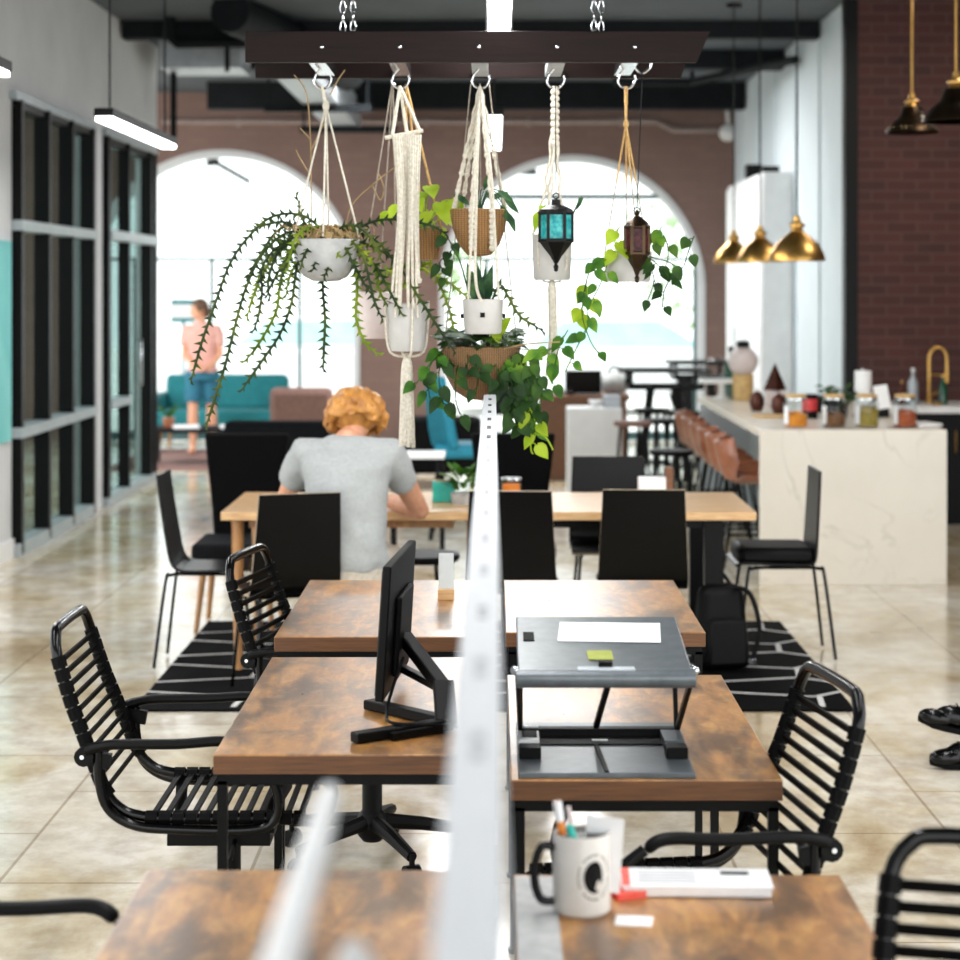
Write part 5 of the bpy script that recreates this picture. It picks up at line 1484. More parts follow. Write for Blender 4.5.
# --- 5: white pot on jute with pothos vines
c = P(628, 268, HY+.03)
t = thing('hanging_plant', 'white pot with trailing pothos on jute cords at the fifth hook, behind the red lantern', 'plant', c)
MB().lathe([(0, -.048), (.072, -.048), (.078, -.040), (.083, .055), (.078, .057), (.072, .03), (0, .03)], 30).build('pot', M['ceramic'], t)
top = HX[4]-c; kn = P(626, 124, HY)-c
mb = MB()
for k in range(4): rope(mb, top+Vector((.004*cos(k*1.6), .004*sin(k*1.6), 0)), kn, .0035)
mb.ball(kn, (.010, .010, .014), 8, 6); mb.build('hanger_knot', M['twine'], t)
for ax, ay in ((-.080, -.01), (.03, -.075), (.072, .03), (0, .08)):
    mb = MB(); mid = kn.lerp(Vector((ax, ay, .055)), .45); rope(mb, kn, mid, .0034); mb.build('cord', M['twine'], t)
    mb = MB(); rope(mb, mid, (ax, ay, .055), .0022); mb.build('cord', M['cord_grey'], t)
rnd = random.Random(51)
VV = [([(612, 255), (606, 268), (600, 285), (592, 300)], 4, 'pothos', .046), ([(614, 258), (600, 262), (588, 275), (586, 300), (588, 325), (578, 345), (565, 372)], 6, 'pothos', .046),
      ([(604, 258), (590, 270), (582, 310), (590, 340), (600, 355)], 4, 'pothos', .044), ([(640, 255), (652, 240), (664, 236), (668, 258), (660, 276)], 6, 'pothos_dark', .048),
      ([(645, 255), (668, 262), (682, 268), (688, 252), (694, 236)], 5, 'pothos_dark', .050), ([(650, 258), (668, 276), (664, 292), (662, 308)], 4, 'pothos_dark', .045), ([(648, 262), (654, 280), (648, 300)], 3, 'pothos_dark', .045),
      ([(620, 252), (614, 240), (620, 226)], 3, 'lime', .065), ([(645, 252), (656, 236), (662, 226)], 3, 'pothos', .045), ([(590, 285), (586, 300), (580, 312)], 4, 'lime', .06), ([(568, 330), (560, 345), (556, 360), (552, 385)], 4, 'pothos', .055)]
for k, (lst, nl, m, l) in enumerate(VV):
    vine(t, [P(a, b, HY+.03-.10*min(1, q/1.0)-.02*(k % 3))-c for q, (a, b) in enumerate(lst)], M[m], nl, l, rnd=rnd)
mb = MB(); mb.tube([q-c for q in smooth_path(PP([(560, 342), (540, 343), (520, 345), (500, 350)], HY-.07), 4)], .0028, 5); mb.build('runner', M['drystem'], t)
# ================================================================== kitchen side
IX0, IX1, IY0, IY1, IZ = 1.612, 2.745, 12.12, 16.4-.55, .940
t = thing('island_counter', 'long white kitchen island with a veined marble end panel', 'counter', ((IX0+IX1)/2, IY0, 0))
ox = (IX0+IX1)/2
MB().span((IX0-ox, .0, 0), (IX1-ox, .045, IZ)).build('end_panel', M['marble'], t, smooth=False, bevel=.002)
MB().span((IX0-ox, .0452, IZ-.045), (IX1-ox, IY1-IY0, IZ)).build('worktop', M['marble'], t, smooth=False, bevel=.002)
MB().span((IX0-ox+.40, .046, .0), (IX1-ox-.03, IY1-IY0-.03, IZ-.046)).build('base_cabinet', M['white_panel'], t, smooth=False)
MB().span((IX0-ox+.02, IY1-IY0-.05, 0), (IX0-ox+.40, IY1-IY0-.01, IZ-.046)).build('far_panel', M['white_panel'], t, smooth=False)

# bar stools
def bar_stool(label, loc, rz):
    t = thing('bar_stool', label, 'stool', loc, rz, 'tan leather bar stools along the island')
    prof = smooth_path([Vector((-.215, 0, .825)), Vector((-.198, 0, .72)), Vector((-.165, 0, .62)), Vector((-.11, 0, .565)), Vector((.0, 0, .550)), Vector((.14, 0, .558)), Vector((.20, 0, .545))], 4)
    p2 = [(p.x, p.z) for p in prof]; n = len(p2)
    mb = MB(); cols = 9; vs = []; fs = []
    for s in (0, 1):
        for i, (x, z) in enumerate(p2):
            for k in range(cols):
                u = k/(cols-1)*2-1; wd = .20 if z < .74 else .20-.35*(z-.74)
                wrap = .10*u*u*min(1, max(0, (z-.54)/.12))+.0
                vs.append((x+wrap*(1 if x < 0 else .2)+(.0 if s == 0 else -.022*(1 if z > .58 else .2)), u*wd, z+.05*u*u*(1 if x > -.1 else .3)-(.0 if s == 0 else .022)))
    A = n*cols
    for i in range(n-1):
        for k in range(cols-1):
            a = i*cols+k; fs += [(a, a+1, a+cols+1, a+cols), (A+a+1, A+a, A+a+cols, A+a+cols+1)]
    for k in range(cols-1): fs += [(k+1, k, A+k, A+k+1), ((n-1)*cols+k, (n-1)*cols+k+1, A+(n-1)*cols+k+1, A+(n-1)*cols+k)]
    for i in range(n-1): fs += [(i*cols, (i+1)*cols, A+(i+1)*cols, A+i*cols), ((i+1)*cols+cols-1, i*cols+cols-1, A+i*cols+cols-1, A+(i+1)*cols+cols-1)]
    mb.add(vs, fs).build('seat_shell', M['leather_tan'], t)
    for sx in (-1, 1):
        for sy in (-1, 1): MB().tube([(sx*.10, sy*.12, .54), (sx*.19, sy*.20, 0)], .010, 8).build('leg', M['black'], t)
    MB().tube([(-.155, -.165, .22), (.155, -.165, .22), (.155, .165, .22), (-.155, .165, .22)], .008, 6, closed=True).build('foot_rest', M['black'], t)
words_ = ['nearest tan leather bar stool, right behind the marble end panel', 'second tan leather bar stool from the marble end panel', 'third tan leather bar stool from the marble end panel',
          'fourth tan leather bar stool from the marble end panel', 'fifth tan leather bar stool from the marble end panel', 'sixth and farthest tan leather bar stool along the island']
for k in range(6): bar_stool(words_[k], (1.66, 12.95+.57*k, 0), 0.05*((k % 3)-1))

# glass jars at the front end of the island
def jar(label, x, y, mat, fill, h=.185, r=.074):
    t = thing('glass_jar', label, 'jar', (x, y, IZ), 0.2, 'glass tea jars on the island')
    MB().lathe([(0, 0), (r-.006, 0), (r, .008), (r, h*.80), (r*.86, h*.93), (r*.80, h), (r*.78, h), (r*.82, h*.93), (r-.004, h*.79), (r-.004, .010), (0, .006)], 28).build('jar_body', M['jar_glass'], t)
    mb = MB().lathe([(0, .007), (r-.006, .009), (r-.006, fill*.9), (r*.5, fill*1.05), (0, fill)], 22)
    rnd = random.Random(int(x*100))
    for k in range(26):
        a = rnd.uniform(0, 2*pi); q = rnd.uniform(0, r-.022); mb.ball((q*cos(a), q*sin(a), fill*.97+rnd.uniform(-.004, .008)), rnd.uniform(.008, .014), 6, 4)
    mb.build('contents', M[mat], t)
    MB().lathe([(0, h), (r*.86, h), (r*.88, h+.018), (r*.3, h+.022), (0, h+.022)], 24).build('lid', M['cork'], t)
    MB().box((-r*.97, -r*.30, h*.42), (.040, .002, h*.60), RZ(-1.22)).build('side_highlight', M['white'], t, smooth=False)  # white strip painted in as the highlight down the jar's left side
    MB().lathe([(r*.80, h*.93), (r*.90, h*.93), (r*.90, h*.97), (r*.80, h*.97)], 24).build('clasp_ring', M['chrome'], t)
for lab, px_, m, f in (('glass jar of orange dried fruit, leftmost on the island front', 796, 'tea_orange', .085), ('glass jar of dark brown tea leaves, second from the left on the island', 834, 'tea_brown', .085),
                       ('glass jar of green and gold tea leaves, third from the left on the island', 867, 'tea_green', .12), ('glass jar of rust red dried fruit, rightmost on the island front', 905, 'tea_red', .10)):
    p = P(px_, 430, 12.36); jar(lab, p.x, 12.36, m, f)

def onisl(px_, Y): return (P(px_, 400, Y).x, Y, IZ)
def pot_(label, loc, r, h, mat, name='copper_pot', cat='pot', lid=True):
    t = thing(name, label, cat, loc)
    MB().lathe([(0, 0), (r*.7, 0), (r, h*.35), (r*.95, h*.75), (r*.7, h), (r*.62, h), (r*.8, h*.75), (0, h*.7)], 22).build('pot_body', M[mat], t)
    if lid: MB().lathe([(0, h*.98), (r*.72, h*.98), (r*.4, h*1.12), (r*.12, h*1.15), (r*.14, h*1.25), (0, h*1.27)], 18).build('lid', M[mat], t)
    return t
pot_('dark round copper pot on the island, left of the triangular ornament', onisl(757, 14.0), .052, .12, 'copper')
pot_('dark copper pot with reddish sheen on the island beneath the triangular ornament', onisl(779, 13.7), .055, .12, 'copper')
t = thing('pour_over_stand', 'dark triangular ornament on a pale stand on the island behind the copper pots', 'ornament', onisl(775, 14.5))
MB().box((0, 0, .06), (.14, .12, .12)).build('pale_stand', M['pale_pot'], t, smooth=False, bevel=.01)
MB().lathe([(0, .12), (.085, .122), (.0, .32)], 4).build('triangle_top', M['copper'], t, smooth=False)
t = thing('serving_tray', 'thin wooden tray under the copper pots on the island', 'tray', onisl(772, 13.35)); t.location.z = IZ
MB().lathe([(0, 0), (.13, 0), (.135, .012), (0, .010)], 26).build('tray_plate', M['cork'], t)
t = thing('cake_stand', 'white pedestal stand at the far end of the island', 'cake stand', onisl(722, 15.5))
MB().lathe([(0, 0), (.07, 0), (.06, .015), (.028, .03), (.024, .11), (.05, .125), (0, .125)], 24).build('pedestal', M['white'], t)
MB().box((0, 0, .14), (.34, .30, .03)).build('stand_plate', M['white'], t, smooth=False, bevel=.008)
t = thing('glass_cloche', 'clear domed cloche standing on the white pedestal stand', 'cloche', Vector(onisl(722, 15.5)) + Vector((-.03, 0, .155)))
MB().lathe([(.12, 0), (.12, .06), (.10, .12), (.05, .16), (.0, .17)], 26).build('dome', M['jar_glass'], t)
MB().ball((0, 0, .185), .018, 10, 8).build('knob', M['jar_glass'], t)
def bottle(name, label, loc, r, h, mat, capmat, cat='bottle'):
    t = thing(name, label, cat, loc)
    MB().lathe([(0, 0), (r, 0), (r, h*.6), (r*.35, h*.78), (r*.33, h*.92), (0, h*.92)], 18).build('bottle_body', M[mat], t)
    MB().lathe([(0, h*.92), (r*.4, h*.92), (r*.4, h), (0, h)], 14).build('cap', M[capmat], t)
    return t
bottle('bottle', 'dark green bottle behind the white pedestal stand', onisl(731, 15.72), .055, .40, 'green_bottle', 'iron')
t = thing('globe_jar', 'pale round globe jar with a dark lid at the far end of the island', 'jar', onisl(743, 15.30))
MB().lathe([(0, 0), (.07, 0), (.08, .05), (.08, .2), (0, .2)], 20).build('stand', M['cork'], t)
MB().ball((0, 0, .30), .115, 20, 14).build('globe', M['pale_pot'], t)
MB().lathe([(0, .40), (.05, .40), (.05, .45), (0, .46)], 16).build('lid', M['iron'], t)
t = thing('red_tin', 'small black tin with a red label on the island behind the leftmost tea jar', 'tin', onisl(810, 13.2))
MB().lathe([(0, 0), (.05, 0), (.05, .16), (0, .16)], 20).build('tin_body', M['black_matte'], t)
MB().lathe([(.0508, .05), (.0508, .13)], 20).build('label_band', M['red'], t)
t = thing('black_tray', 'low black box on the island behind the jars, left of the small plant', 'box', onisl(826, 13.9))
MB().box((0, 0, .055), (.20, .20, .11)).build('tray_body', M['black_matte'], t, smooth=False, bevel=.006)
t = thing('potted_plant', 'small dark leafy plant on the island behind the second tea jar', 'plant', onisl(839, 13.2))
MB().lathe([(0, 0), (.05, 0), (.062, .10), (.056, .10), (0, .08)], 18).build('pot', M['black_matte'], t)
mb = MB(); rnd = random.Random(61)
for k in range(60):
    a = rnd.uniform(0, 2*pi); q = rnd.uniform(.01, .10); mb.leaf((q*cos(a), q*sin(a), .10+rnd.uniform(0, .11)), (cos(a), sin(a), rnd.uniform(-.3, .8)), (0, -.4, 1), .06, .04, False)
mb.build('foliage', M['pothos_dark'], t)
t = thing('white_towel_roll', 'tall white paper towel roll behind the tea jars', 'paper towel', onisl(863, 13.4))
MB().lathe([(0, 0), (.075, 0), (.075, .012), (0, .012)], 20).build('roll_base', M['chrome'], t)
MB().lathe([(0, .013), (.056, .013), (.056, .305), (.018, .307), (0, .30)], 24).build('paper_roll', M['paper'], t)
MB().tube([(0, 0, .30), (0, 0, .325)], .008, 8).build('spindle', M['chrome'], t)
t = thing('price_card', 'small white card leaning on an easel behind the green tea jar', 'card', onisl(882, 13.3))
MB().box((0, 0, .135), (.095, .004, .16), RX(-.2) @ RY(-.15)).build('card_sheet', M['paper'], t, smooth=False)
MB().box((0, .02, .03), (.09, .07, .06)).build('easel_foot', M['black_matte'], t, smooth=False)
t = thing('napkin', 'folded white cloth lying at the right corner of the island', 'cloth', onisl(922, 12.45))
MB().box((0, 0, .012), (.17, .22, .022), RZ(.3)).build('folded_cloth', M['white'], t, bevel=.008)

# back counter
BY, BZ = 15.15, .90
t = thing('back_counter', 'black kitchen base cabinets with a pale worktop along the dark brick', 'counter', (3.9, BY, 0))
MB().span((-.98, .0, BZ-.05), (2.2, .735, BZ)).build('worktop', M['white'], t, smooth=False, bevel=.003)
cb = MB().span((-.95, .04, .08), (2.2, .73, BZ-.051)).build('cabinet_body', M['cabinet_black'], t, smooth=False)
MB().span((-.93, .08, 0), (2.2, .70, .08)).build('plinth', M['black_matte'], t, smooth=False)
for k in range(5):
    d_ = MB().span((-.94+.62*k, .018, .10), (-.94+.62*k+.605, .039, BZ-.065)).build('door', M['cabinet_black'], t, smooth=False, bevel=.002)
    MB().tube([(-.94+.62*k+.54, .002, .55), (-.94+.62*k+.54, .002, .72)], .006, 8).build('handle', M['brass'], d_)
def onback(px_, Y=15.5): return (P(px_, 400, Y).x, Y, BZ)
t = thing('faucet', 'tall brass spring faucet standing against the dark brick', 'faucet', onback(929, 15.62))
MB().lathe([(0, 0), (.03, 0), (.03, .03), (.016, .04), (0, .04)], 16).build('base', M['brass'], t)
arc = [(0, 0, .03), (0, 0, .34)] + [(.07-.07*cos(pi*k/10), 0, .34+.10*sin(pi*k/10)) for k in range(1, 11)] + [(.14, 0, .25)]
MB().tube(arc, .014, 10).build('spout', M['brass'], t)
MB().tube([(.14, 0, .25), (.14, 0, .16)], .020, 10).build('spray_head', M['brass'], t)
MB().tube([(.0, 0, .22), (.14, 0, .22)], .007, 8).build('support_arm', M['brass'], t)
MB().tube([(.0, 0, .06), (.07, -.03, .09)], .008, 8).build('lever', M['brass'], t)
bottle('soap_bottle', 'dark green soap bottle with a brass top beside the faucet', onback(943, 15.45), .035, .23, 'green_bottle', 'brass')
bottle('soap_bottle', 'clear spray bottle on the back counter, left of the brass faucet', onback(913, 15.45), .040, .28, 'duct', 'white')
bottle('soap_bottle', 'short dark bottle beside the clear spray bottle on the back counter', onback(902, 15.5), .025, .18, 'copper', 'brass')
t = thing('sink_tray', 'low brass soap dish beneath the faucet', 'soap dish', onback(937, 15.35))
MB().lathe([(0, 0), (.035, 0), (.045, .02), (.04, .022), (0, .012)], 18).build('dish', M['brass'], t)

# tall white cupboard against the right wall
t = thing('tall_cupboard', 'tall white cupboard standing against the white cladding beyond the island', 'cupboard', ((2.515+RW-.02)/2, 18.7, 0))
hx = (RW-.02-2.515)/2; H_ = 2.885
MB().span((-hx, 0, 0), (hx-.005, 2.8, H_)).build('carcass', M['white'], t, smooth=False, bevel=.006)
for k in range(3):
    d_ = MB().span((-hx-.02, .03+.93*k, .08), (-hx-.001, .03+.93*k+.90, H_-.04)).build('door', M['white'], t, smooth=False, bevel=.004)
    MB().tube([(-hx-.035, .12+.93*k, 1.1), (-hx-.035, .12+.93*k, 1.4)], .008, 8).build('handle', M['chrome'], d_)
for nm, lab, y, h in (('black_box', 'small black box on top of the tall white cupboard', 19.0, .07), ('black_speaker', 'little black speaker on the tall white cupboard, towards the arch', 20.2, .16)):
    t = thing(nm, lab, 'box' if 'box' in nm else 'speaker', (2.62, y, H_))
    MB().box((0, 0, h/2), (.16, .16, h)).build('case', M['black_matte'], t, smooth=False, bevel=.006)
    MB().box((0, -.081, h/2), (.12, .004, h*.7)).build('grille', M['black'], t, smooth=False)

# brass dome pendants over the island, bronze ones over the kitchen
def dome(label, loc, r, dark=False, group=None):
    t = thing('pendant_lamp', label, 'lamp', loc, 0, group)
    h = r*(1.05 if dark else 1.12); sh = M['brass_dark'] if dark else M['brass']
    if dark: prof = [(r, 0), (r*.98, .02), (r*.66, h*.46), (r*.48, h*.58), (r*.36, h*.95), (.03, h), (.028, h)]
    else: prof = [(r, 0), (r*1.0, .012), (r*.93, h*.28), (r*.74, h*.56), (r*.42, h*.80), (.045, h*.93), (.04, h*.95)]
    inner = [(a*.97, b-.004) for a, b in prof[::-1]]
    MB().lathe(prof + inner[:-1] + [(r*.985, 0)], 36).build('shade', sh, t)
    MB().lathe([(.0, h*.9), (.042, h*.93), (.036, h*1.05), (.05, h*1.10), (.05, h*1.16), (.024, h*1.25), (.020, h*1.42), (0, h*1.44)], 18).build('socket_cap', M['brass'], t)
    if dark: MB().lathe([(0, .030), (r*.93, .030), (r*.93, .024), (0, .024)], 28).build('diffuser', M['bulb'], t)
    else: MB().ball((0, 0, h*.32), r*.26, 14, 10).build('bulb', M['bulb'], t)
    MB().tube([(0, 0, h*1.4), (0, 0, CEIL-loc[2])], .008 if dark else .006, 8).build('cord', M['brass'] if dark else M['black_matte'], t)
    MB().lathe([(0, CEIL-loc[2]-.03), (.06, CEIL-loc[2]-.03), (.06, CEIL-loc[2]), (0, CEIL-loc[2])], 18).build('ceiling_rose', M['black_matte'], t)
g = 'brass dome pendant lamps over the island'
p = P(797, 261, 12.6); dome('nearest and largest-looking brass dome pendant over the island', (p.x, 12.6, p.z), .178, group=g)
p = P(760, 262, 14.4); dome('middle brass dome pendant over the island', (p.x, 14.4, p.z), .165, group=g)
p = P(734, 263, 16.2); dome('farthest brass dome pendant over the island', (p.x, 16.2, p.z), .165, group=g)
p = P(912, 133, 13.0); dome('dark bronze pendant with a glowing rim in front of the dark brick, left of two', (p.x, 13.0, p.z), .17, True)
p = P(956, 122, 11.4); dome('dark bronze pendant with a glowing rim cut by the right edge of the photo', (p.x, 11.4, p.z), .19, True)

# ================================================================== lounge and reception at the back
t = thing('sofa', 'teal upholstered sofa below the left arch', 'sofa', (P(222, 440, 22.6).x, 22.6, 0))
MB().box((0, -.05, .33), (1.45, .80, .22)).build('seat', M['teal_fabric'], t, bevel=.05)
MB().box((.02, .33, .60), (1.40, .20, .42), RX(-.15)).build('backrest', M['teal_fabric'], t, bevel=.06)
for s in (-1, 1):
    MB().box((s*.72, -.03, .44), (.13, .80, .34)).build('armrest', M['teal_fabric'], t, bevel=.04)
    for y in (-.35, .35): MB().tube([(s*.62, y, .24), (s*.66, y*1.05, 0)], .02, 8).build('leg', M['oak_leg'], t)
t = thing('coffee_table', 'low dark coffee table in front of the teal sofa', 'table', (P(205, 440, 20.4).x, 20.4, 0))
MB().box((0, 0, .36), (1.15, .60, .04)).build('tabletop', M['dark_fabric'], t, smooth=False, bevel=.004)
for sx in (-1, 1):
    for sy in (-1, 1): MB().span((sx*.52-.02, sy*.25-.02, 0), (sx*.52+.02, sy*.25+.02, .34)).build('leg', M['black'], t, smooth=False)
cx_ = P(205, 440, 20.4).x
t = thing('flower_pot', 'small orange pot with a sprig on the low coffee table', 'plant', (cx_-.37, 20.4, .38))
MB().lathe([(0, 0), (.05, 0), (.065, .10), (.058, .10), (0, .08)], 16).build('pot', M['leather_tan'], t)
mb = MB()
for k in range(24):
    a = random.uniform(0, 6.28); mb.leaf((.02*cos(a), .02*sin(a), .09), (cos(a)*.5, sin(a)*.5, 1), (0, 0, 1), random.uniform(.10, .2), .03, False)
mb.build('foliage', M['pothos'], t)
for lab, x in (('white magazine lying on the low coffee table, left', -.18), ('white magazine lying on the low coffee table, right', .30)):
    t = thing('magazine', lab, 'magazine', (cx_+x, 20.32, .38))
    MB().box((0, 0, .012), (.26, .30, .022), RZ(.2)).build('pages', M['paper'], t, smooth=False)
t = thing('area_rug', 'thin dusty pink rug under the coffee table by the sofa', 'rug', (cx_, 21.0, 0.0))
MB().box((0.1, 0, .004), (2.0, 2.6, .008)).build('rug_pile', M['brown_fabric'], t, smooth=False)
def armchair(label, loc, rz, mat, w=.8, h=.78, d=.75):
    t = thing('armchair', label, 'armchair', loc, rz, None)
    MB().box((.04, 0, .33), (d-.1, w-.24, .20)).build('seat', M[mat], t, bevel=.05)
    MB().box((-d/2+.06, 0, h*.58), (.16, w, h*.80), RY(-.12)).build('backrest', M[mat], t, bevel=.06)
    for s in (-1, 1):
        MB().box((.02, s*(w/2-.06), .40), (d-.08, .13, .40)).build('armrest', M[mat], t, bevel=.04)
        for x in (-.25, .25): MB().tube([(x, s*.25, .25), (x*1.1, s*.28, 0)], .018, 8).build('leg', M['oak_leg'], t)
    return t
armchair('wide charcoal lounge chair behind the dark high-backed chair', (P(292, 420, 15.5).x, 15.7, 0), pi/2, 'dark_fabric', 1.02, .80)
armchair('dusty brown lounge chair with a rounded back near the left arch', (P(305, 400, 20.0).x, 20.0, 0), pi/2, 'brown_fabric', .62, .84)
armchair('charcoal armchair near the brick pier, right of the person in grey', (P(440, 440, 17.5).x, 18.4, 0), pi/2, 'dark_fabric', .7, .66)
# teal swivel chair
t = thing('swivel_chair', 'petrol blue high-backed chair seen beyond the communal table, left of the rail', 'chair', (P(462, 460, 14.5).x, 14.5, 0))
prof = [(-.24, 1.16), (-.22, .98), (-.19, .78), (-.16, .64)]
mb = MB(); mb.sweep_sheet(prof, [.30, .40, .46, .46], .07); mb.build('backrest', M['blue_fabric'], t, bevel=.02).rotation_euler = (0, 0, .35)
MB().box((.04, 0, .63), (.48, .48, .10)).build('seat', M['blue_fabric'], t, bevel=.03)
for sx in (-1, 1):
    for sy in (-1, 1): MB().tube([(sx*.16, sy*.16, .58), (sx*.22, sy*.22, 0)], .016, 8).build('leg', M['black'], t)
MB().tube([(-.19, -.19, .25), (.19, -.19, .25), (.19, .19, .25), (-.19, .19, .25)], .010, 6, closed=True).build('foot_rest', M['black'], t)
t = thing('side_table', 'small black framed side table with a white top between the person and the blue chair', 'table', (P(418, 450, 13.2).x, 13.2, 0))
MB().box((0, 0, .70), (.36, .36, .03)).build('tabletop', M['white'], t, smooth=False, bevel=.004)
for sx in (-1, 1):
    for sy in (-1, 1): MB().span((sx*.16-.012, sy*.16-.012, 0), (sx*.16+.012, sy*.16+.012, .69)).build('leg', M['black'], t, smooth=False)

# reception desk and white cabinet
dx = P(583, 400, 18.8).x
t = thing('reception_desk', 'brown timber desk below the right arch', 'desk', (dx, 18.8, 0))
MB().box((0, .2, .775), (.86, .75, .05)).build('desktop', M['reception'], t, smooth=False, bevel=.004)
MB().box((-.10, -.10, .375), (.62, .05, .745)).build('front_board', M['reception'], t, smooth=False)
for s in (-1, 1): MB().box((s*.38, .22, .375), (.05, .64, .745)).build('side_board', M['reception'], t, smooth=False)
t = thing('laptop', 'open dark laptop on the brown timber desk', 'laptop', (dx+.0, 18.9, .80))
MB().box((0, 0, .01), (.34, .24, .018)).build('keyboard_base', M['duct'], t, smooth=False)
MB().box((0, -.14, .12), (.34, .012, .22), RX(.2)).build('screen_lid', M['iron'], t, smooth=False)
t = thing('sunglasses', 'dark sunglasses on the brown timber desk', 'sunglasses', (P(565, 395, 18.7).x, 18.62, .80))
for s in (-1, 1): MB().ball((s*.05, 0, .03), (.042, .008, .028), 12, 8).build('lens', M['black_gloss'], t)
mb = MB().tube([(-.012, 0, .038), (.012, 0, .038)], .005, 6)
for s in (-1, 1): mb.tube([(s*.09, 0, .035), (s*.09, .12, .008)], .004, 6)
mb.build('frame', M['black_gloss'], t)
t = thing('desk_bag', 'pale grey bag slumped on the right of the brown timber desk', 'bag', (dx+.30, 18.92, .80))
MB().ball((0, 0, .10), (.16, .12, .11), 16, 10).build('bag_body', M['grey_pot'], t)
MB().tube(smooth_path([(-.08, 0, .17), (0, 0, .26), (.08, 0, .17)], 5), .012, 8).build('handle', M['dark_fabric'], t)
wx = P(595, 450, 16.6).x
t = thing('white_cabinet', 'low white cabinet standing in front of the brown timber desk', 'cabinet', (wx, 16.6, 0))
MB().box((0, .2, .40), (.45, .40, .80)).build('carcass', M['white'], t, smooth=False, bevel=.004)
MB().box((0, -.007, .40), (.43, .012, .76)).build('door', M['white'], t, smooth=False, bevel=.003)
t = thing('white_bowl', 'round white bowl on the low white cabinet', 'bowl', (wx+.02, 16.8, .80))
MB().lathe([(0, 0), (.03, 0), (.07, .06), (.064, .06), (0, .015)], 18).build('bowl_body', M['white'], t)
t = thing('grey_box', 'pale grey box on the low white cabinet', 'box', (wx+.15, 16.8, .80))
MB().box((0, 0, .05), (.14, .14, .10)).build('box_body', M['duct'], t, smooth=False, bevel=.003)

# high tables and black stools before the right arch
def high_table(label, loc, w):
    t = thing('high_table', label, 'table', loc, 0, 'tall black tables before the right arch')
    MB().box((0, 0, 1.05), (w, .70, .03)).build('tabletop', M['black_matte'], t, smooth=False, bevel=.004)
    mb = MB()
    for y in (-.28, .28): mb.bar((-w*.4, y, .90), (w*.4, y, .90), .035)
    for x in (-w*.4, w*.4):
        mb.bar((x, -.28, .90), (x, .28, .90), .035)
        for y in (-.28, .28): mb.bar((x, y, .90), (x, y, 1.04), .035)
    mb.build('apron_frame', M['black'], t, smooth=False)
    for x in (-.12, .12):
        for y in (-.2, .2): MB().tube([(x, y, .90), (x*1.9, y*1.2, 0)], .022, 8).build('leg', M['black'], t)
high_table('tall black table below the right arch, between the timber desk and the stools', (P(664, 372, 18.3).x, 18.3, 0), .80)
high_table('tall black table farther right, behind the tan stools', (P(698, 372, 20.2).x, 20.2, 0), .62)
sg = 'tall backless metal stools before the right arch'
stool('tall_stool', 'tall stool with a reddish seat just right of the white cabinet', (P(633, 425, 15.9).x, 15.9, 0), .74, .155, M['brown_fabric'], M['black'], .06, sg, .013)
stool('tall_stool', 'tall black stool with a pale seat in front of the tall table', (P(661, 420, 16.2).x, 16.2, 0), .74, .16, M['black_matte'], M['black'], .06, sg, .014)
stool('tall_stool', 'tall black stool under the nearer tall table', (P(652, 420, 17.6).x, 17.6, 0), .74, .16, M['black_matte'], M['black'], .07, sg, .014)
stool('tall_stool', 'tall black stool squeezed between the tall table and the first tan stools', (P(682, 430, 17.2).x, 17.2, 0), .74, .16, M['black_matte'], M['black'], .07, sg, .014)
stool('tall_stool', 'tall black stool in front of the tan stools, nearest of the black ones', (P(672, 470, 14.1).x, 14.1, 0), .66, .16, M['black_matte'], M['black'], .07, sg, .014)

# ================================================================== light and camera
w = bpy.data.worlds.new('bright_sky'); SC.world = w; w.use_nodes = True
nt = w.node_tree; bg = nt.nodes['Background']
tc = nt.nodes.new('ShaderNodeTexCoord')
c = ramp(nt, noise(nt, tc.outputs['Generated'], 2.0, 3), [(0.3, 'eef4f6'), (0.7, 'ffffff')])
nt.links.new(c, bg.inputs['Color'])
# overcast sky: soft near the horizon ahead, brighter overhead and behind the photographer (the sunny side)
sx_ = nt.nodes.new('ShaderNodeSeparateXYZ'); nt.links.new(tc.outputs['Generated'], sx_.inputs[0])
def rng(sock, a, b):
    n = nt.nodes.new('ShaderNodeMapRange'); n.interpolation_type = 'SMOOTHSTEP'
    n.inputs['From Min'].default_value = a; n.inputs['From Max'].default_value = b
    n.inputs['To Min'].default_value = 0; n.inputs['To Max'].default_value = 1
    nt.links.new(sock, n.inputs['Value']); return n.outputs[0]
def mth(op, a, b):
    n = nt.nodes.new('ShaderNodeMath'); n.operation = op
    for i, q in enumerate((a, b)):
        if isinstance(q, (int, float)): n.inputs[i].default_value = q
        else: nt.links.new(q, n.inputs[i])
    return n.outputs[0]
back = mth('MULTIPLY', sx_.outputs['Y'], -1.0)
f_ = mth('MAXIMUM', rng(back, -.75, .35), rng(sx_.outputs['Z'], .12, .75))
nt.links.new(mth('ADD', mth('MULTIPLY', f_, WORLD), 2.1), bg.inputs['Strength'])
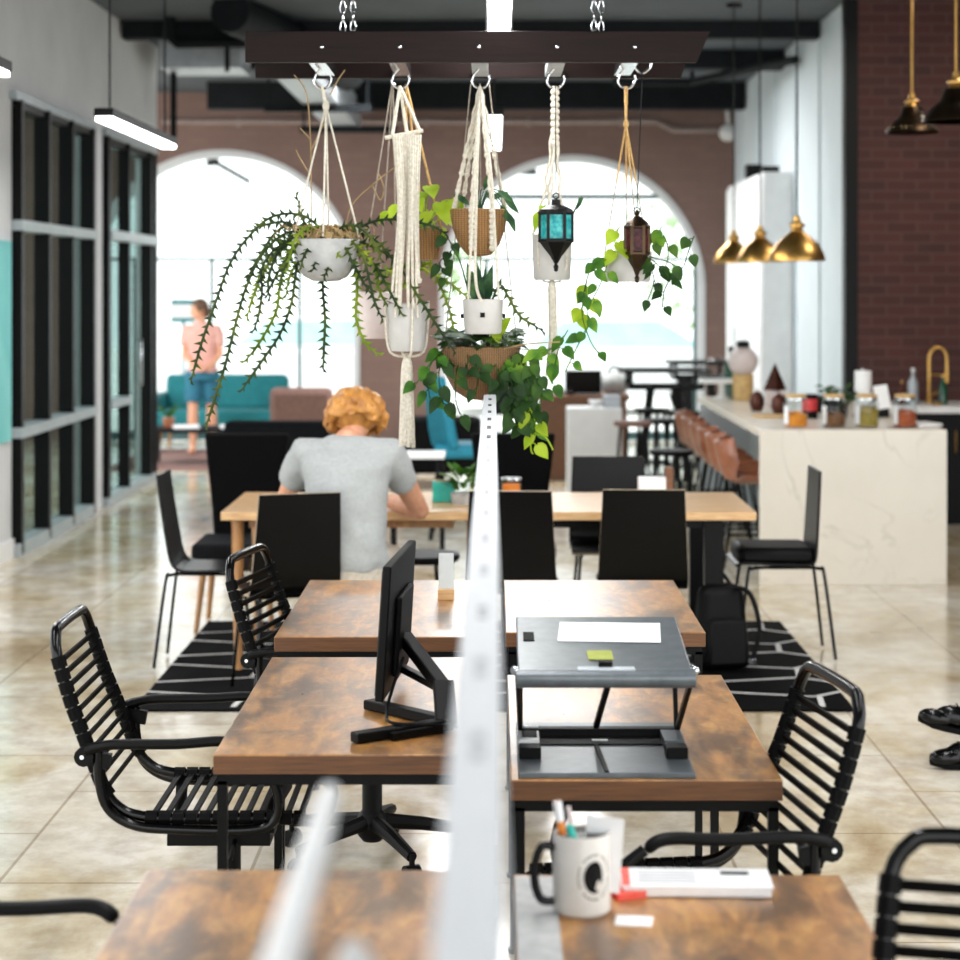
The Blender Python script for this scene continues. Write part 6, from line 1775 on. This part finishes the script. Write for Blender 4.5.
def area(name, loc, rot, sx, sy, power, col=(1, 1, 1)):
    l = bpy.data.lights.new(name, 'AREA'); l.shape = 'RECTANGLE'; l.size = sx; l.size_y = sy; l.energy = power; l.color = col
    o = bpy.data.objects.new(name, l); COL.objects.link(o); o.location = loc; o.rotation_euler = rot; return o
for x in (-1.4, -0.3, 0.8): area('rear_fill_light', (x, 18.9, 3.98), (0, 0, 0), .5, .9, 110)  # unseen fill lights added to brighten the brick end wall
area('neighbour_room_fill', (-6.2, 17.5, 3.95), (0, 0, 0), 1.2, 3.0, 420)  # added fill, no lamp known there; brightens the view through the glass
def point(name, loc, power, col, r=.05):
    l = bpy.data.lights.new(name, 'POINT'); l.energy = power; l.color = col; l.shadow_soft_size = r
    o = bpy.data.objects.new(name, l); COL.objects.link(o); o.location = loc; return o
# the long rows of ceiling lights
for x, y, z in ((-2.07, 11.675, 2.685), (-2.16, 7.575, 2.72), (0.02, 7.6, 2.79), (0.0, 12.175, 2.72), (-2.1, 4.2, 2.72), (0.0, 4.2, 2.79), (2.0, 4.2, 2.72), (2.0, 7.6, 2.72)):
    area('row_light', (x, y, z), (0, 0, 0), .08, 2.1, ROWP)
for x, y in ((3.4, 12.0), (3.6, 14.0)): area('kitchen_downlight', (x, y, 3.9), (0, 0, 0), .5, .5, 25, (1, .9, .78))

SC.camera = None
cam = bpy.data.cameras.new('camera'); co = bpy.data.objects.new('camera', cam); COL.objects.link(co)
co.location = (0, 0, CAMZ); co.rotation_euler = (radians(90), 0, 0)
cam.sensor_fit = 'AUTO'; cam.sensor_width = 36; cam.lens = F/960*36
cam.shift_x = -(CX-480)/960; cam.shift_y = -(480-CY)/960
cam.clip_start = .05; cam.clip_end = 200
cam.dof.use_dof = True; cam.dof.focus_distance = 5.6; cam.dof.aperture_fstop = 3.4
SC.camera = co
vs_ = SC.view_settings; vs_.view_transform = 'Standard'; vs_.look = 'None'; vs_.gamma = 1.0; vs_.use_curve_mapping = False; vs_.exposure = EXPO
SC.display_settings.display_device = 'sRGB'
SC.cycles.max_bounces = 10; SC.cycles.transparent_max_bounces = 16; SC.cycles.use_denoising = True
SC.cycles.sample_clamp_indirect = 6.0; SC.cycles.caustics_reflective = False; SC.cycles.caustics_refractive = False
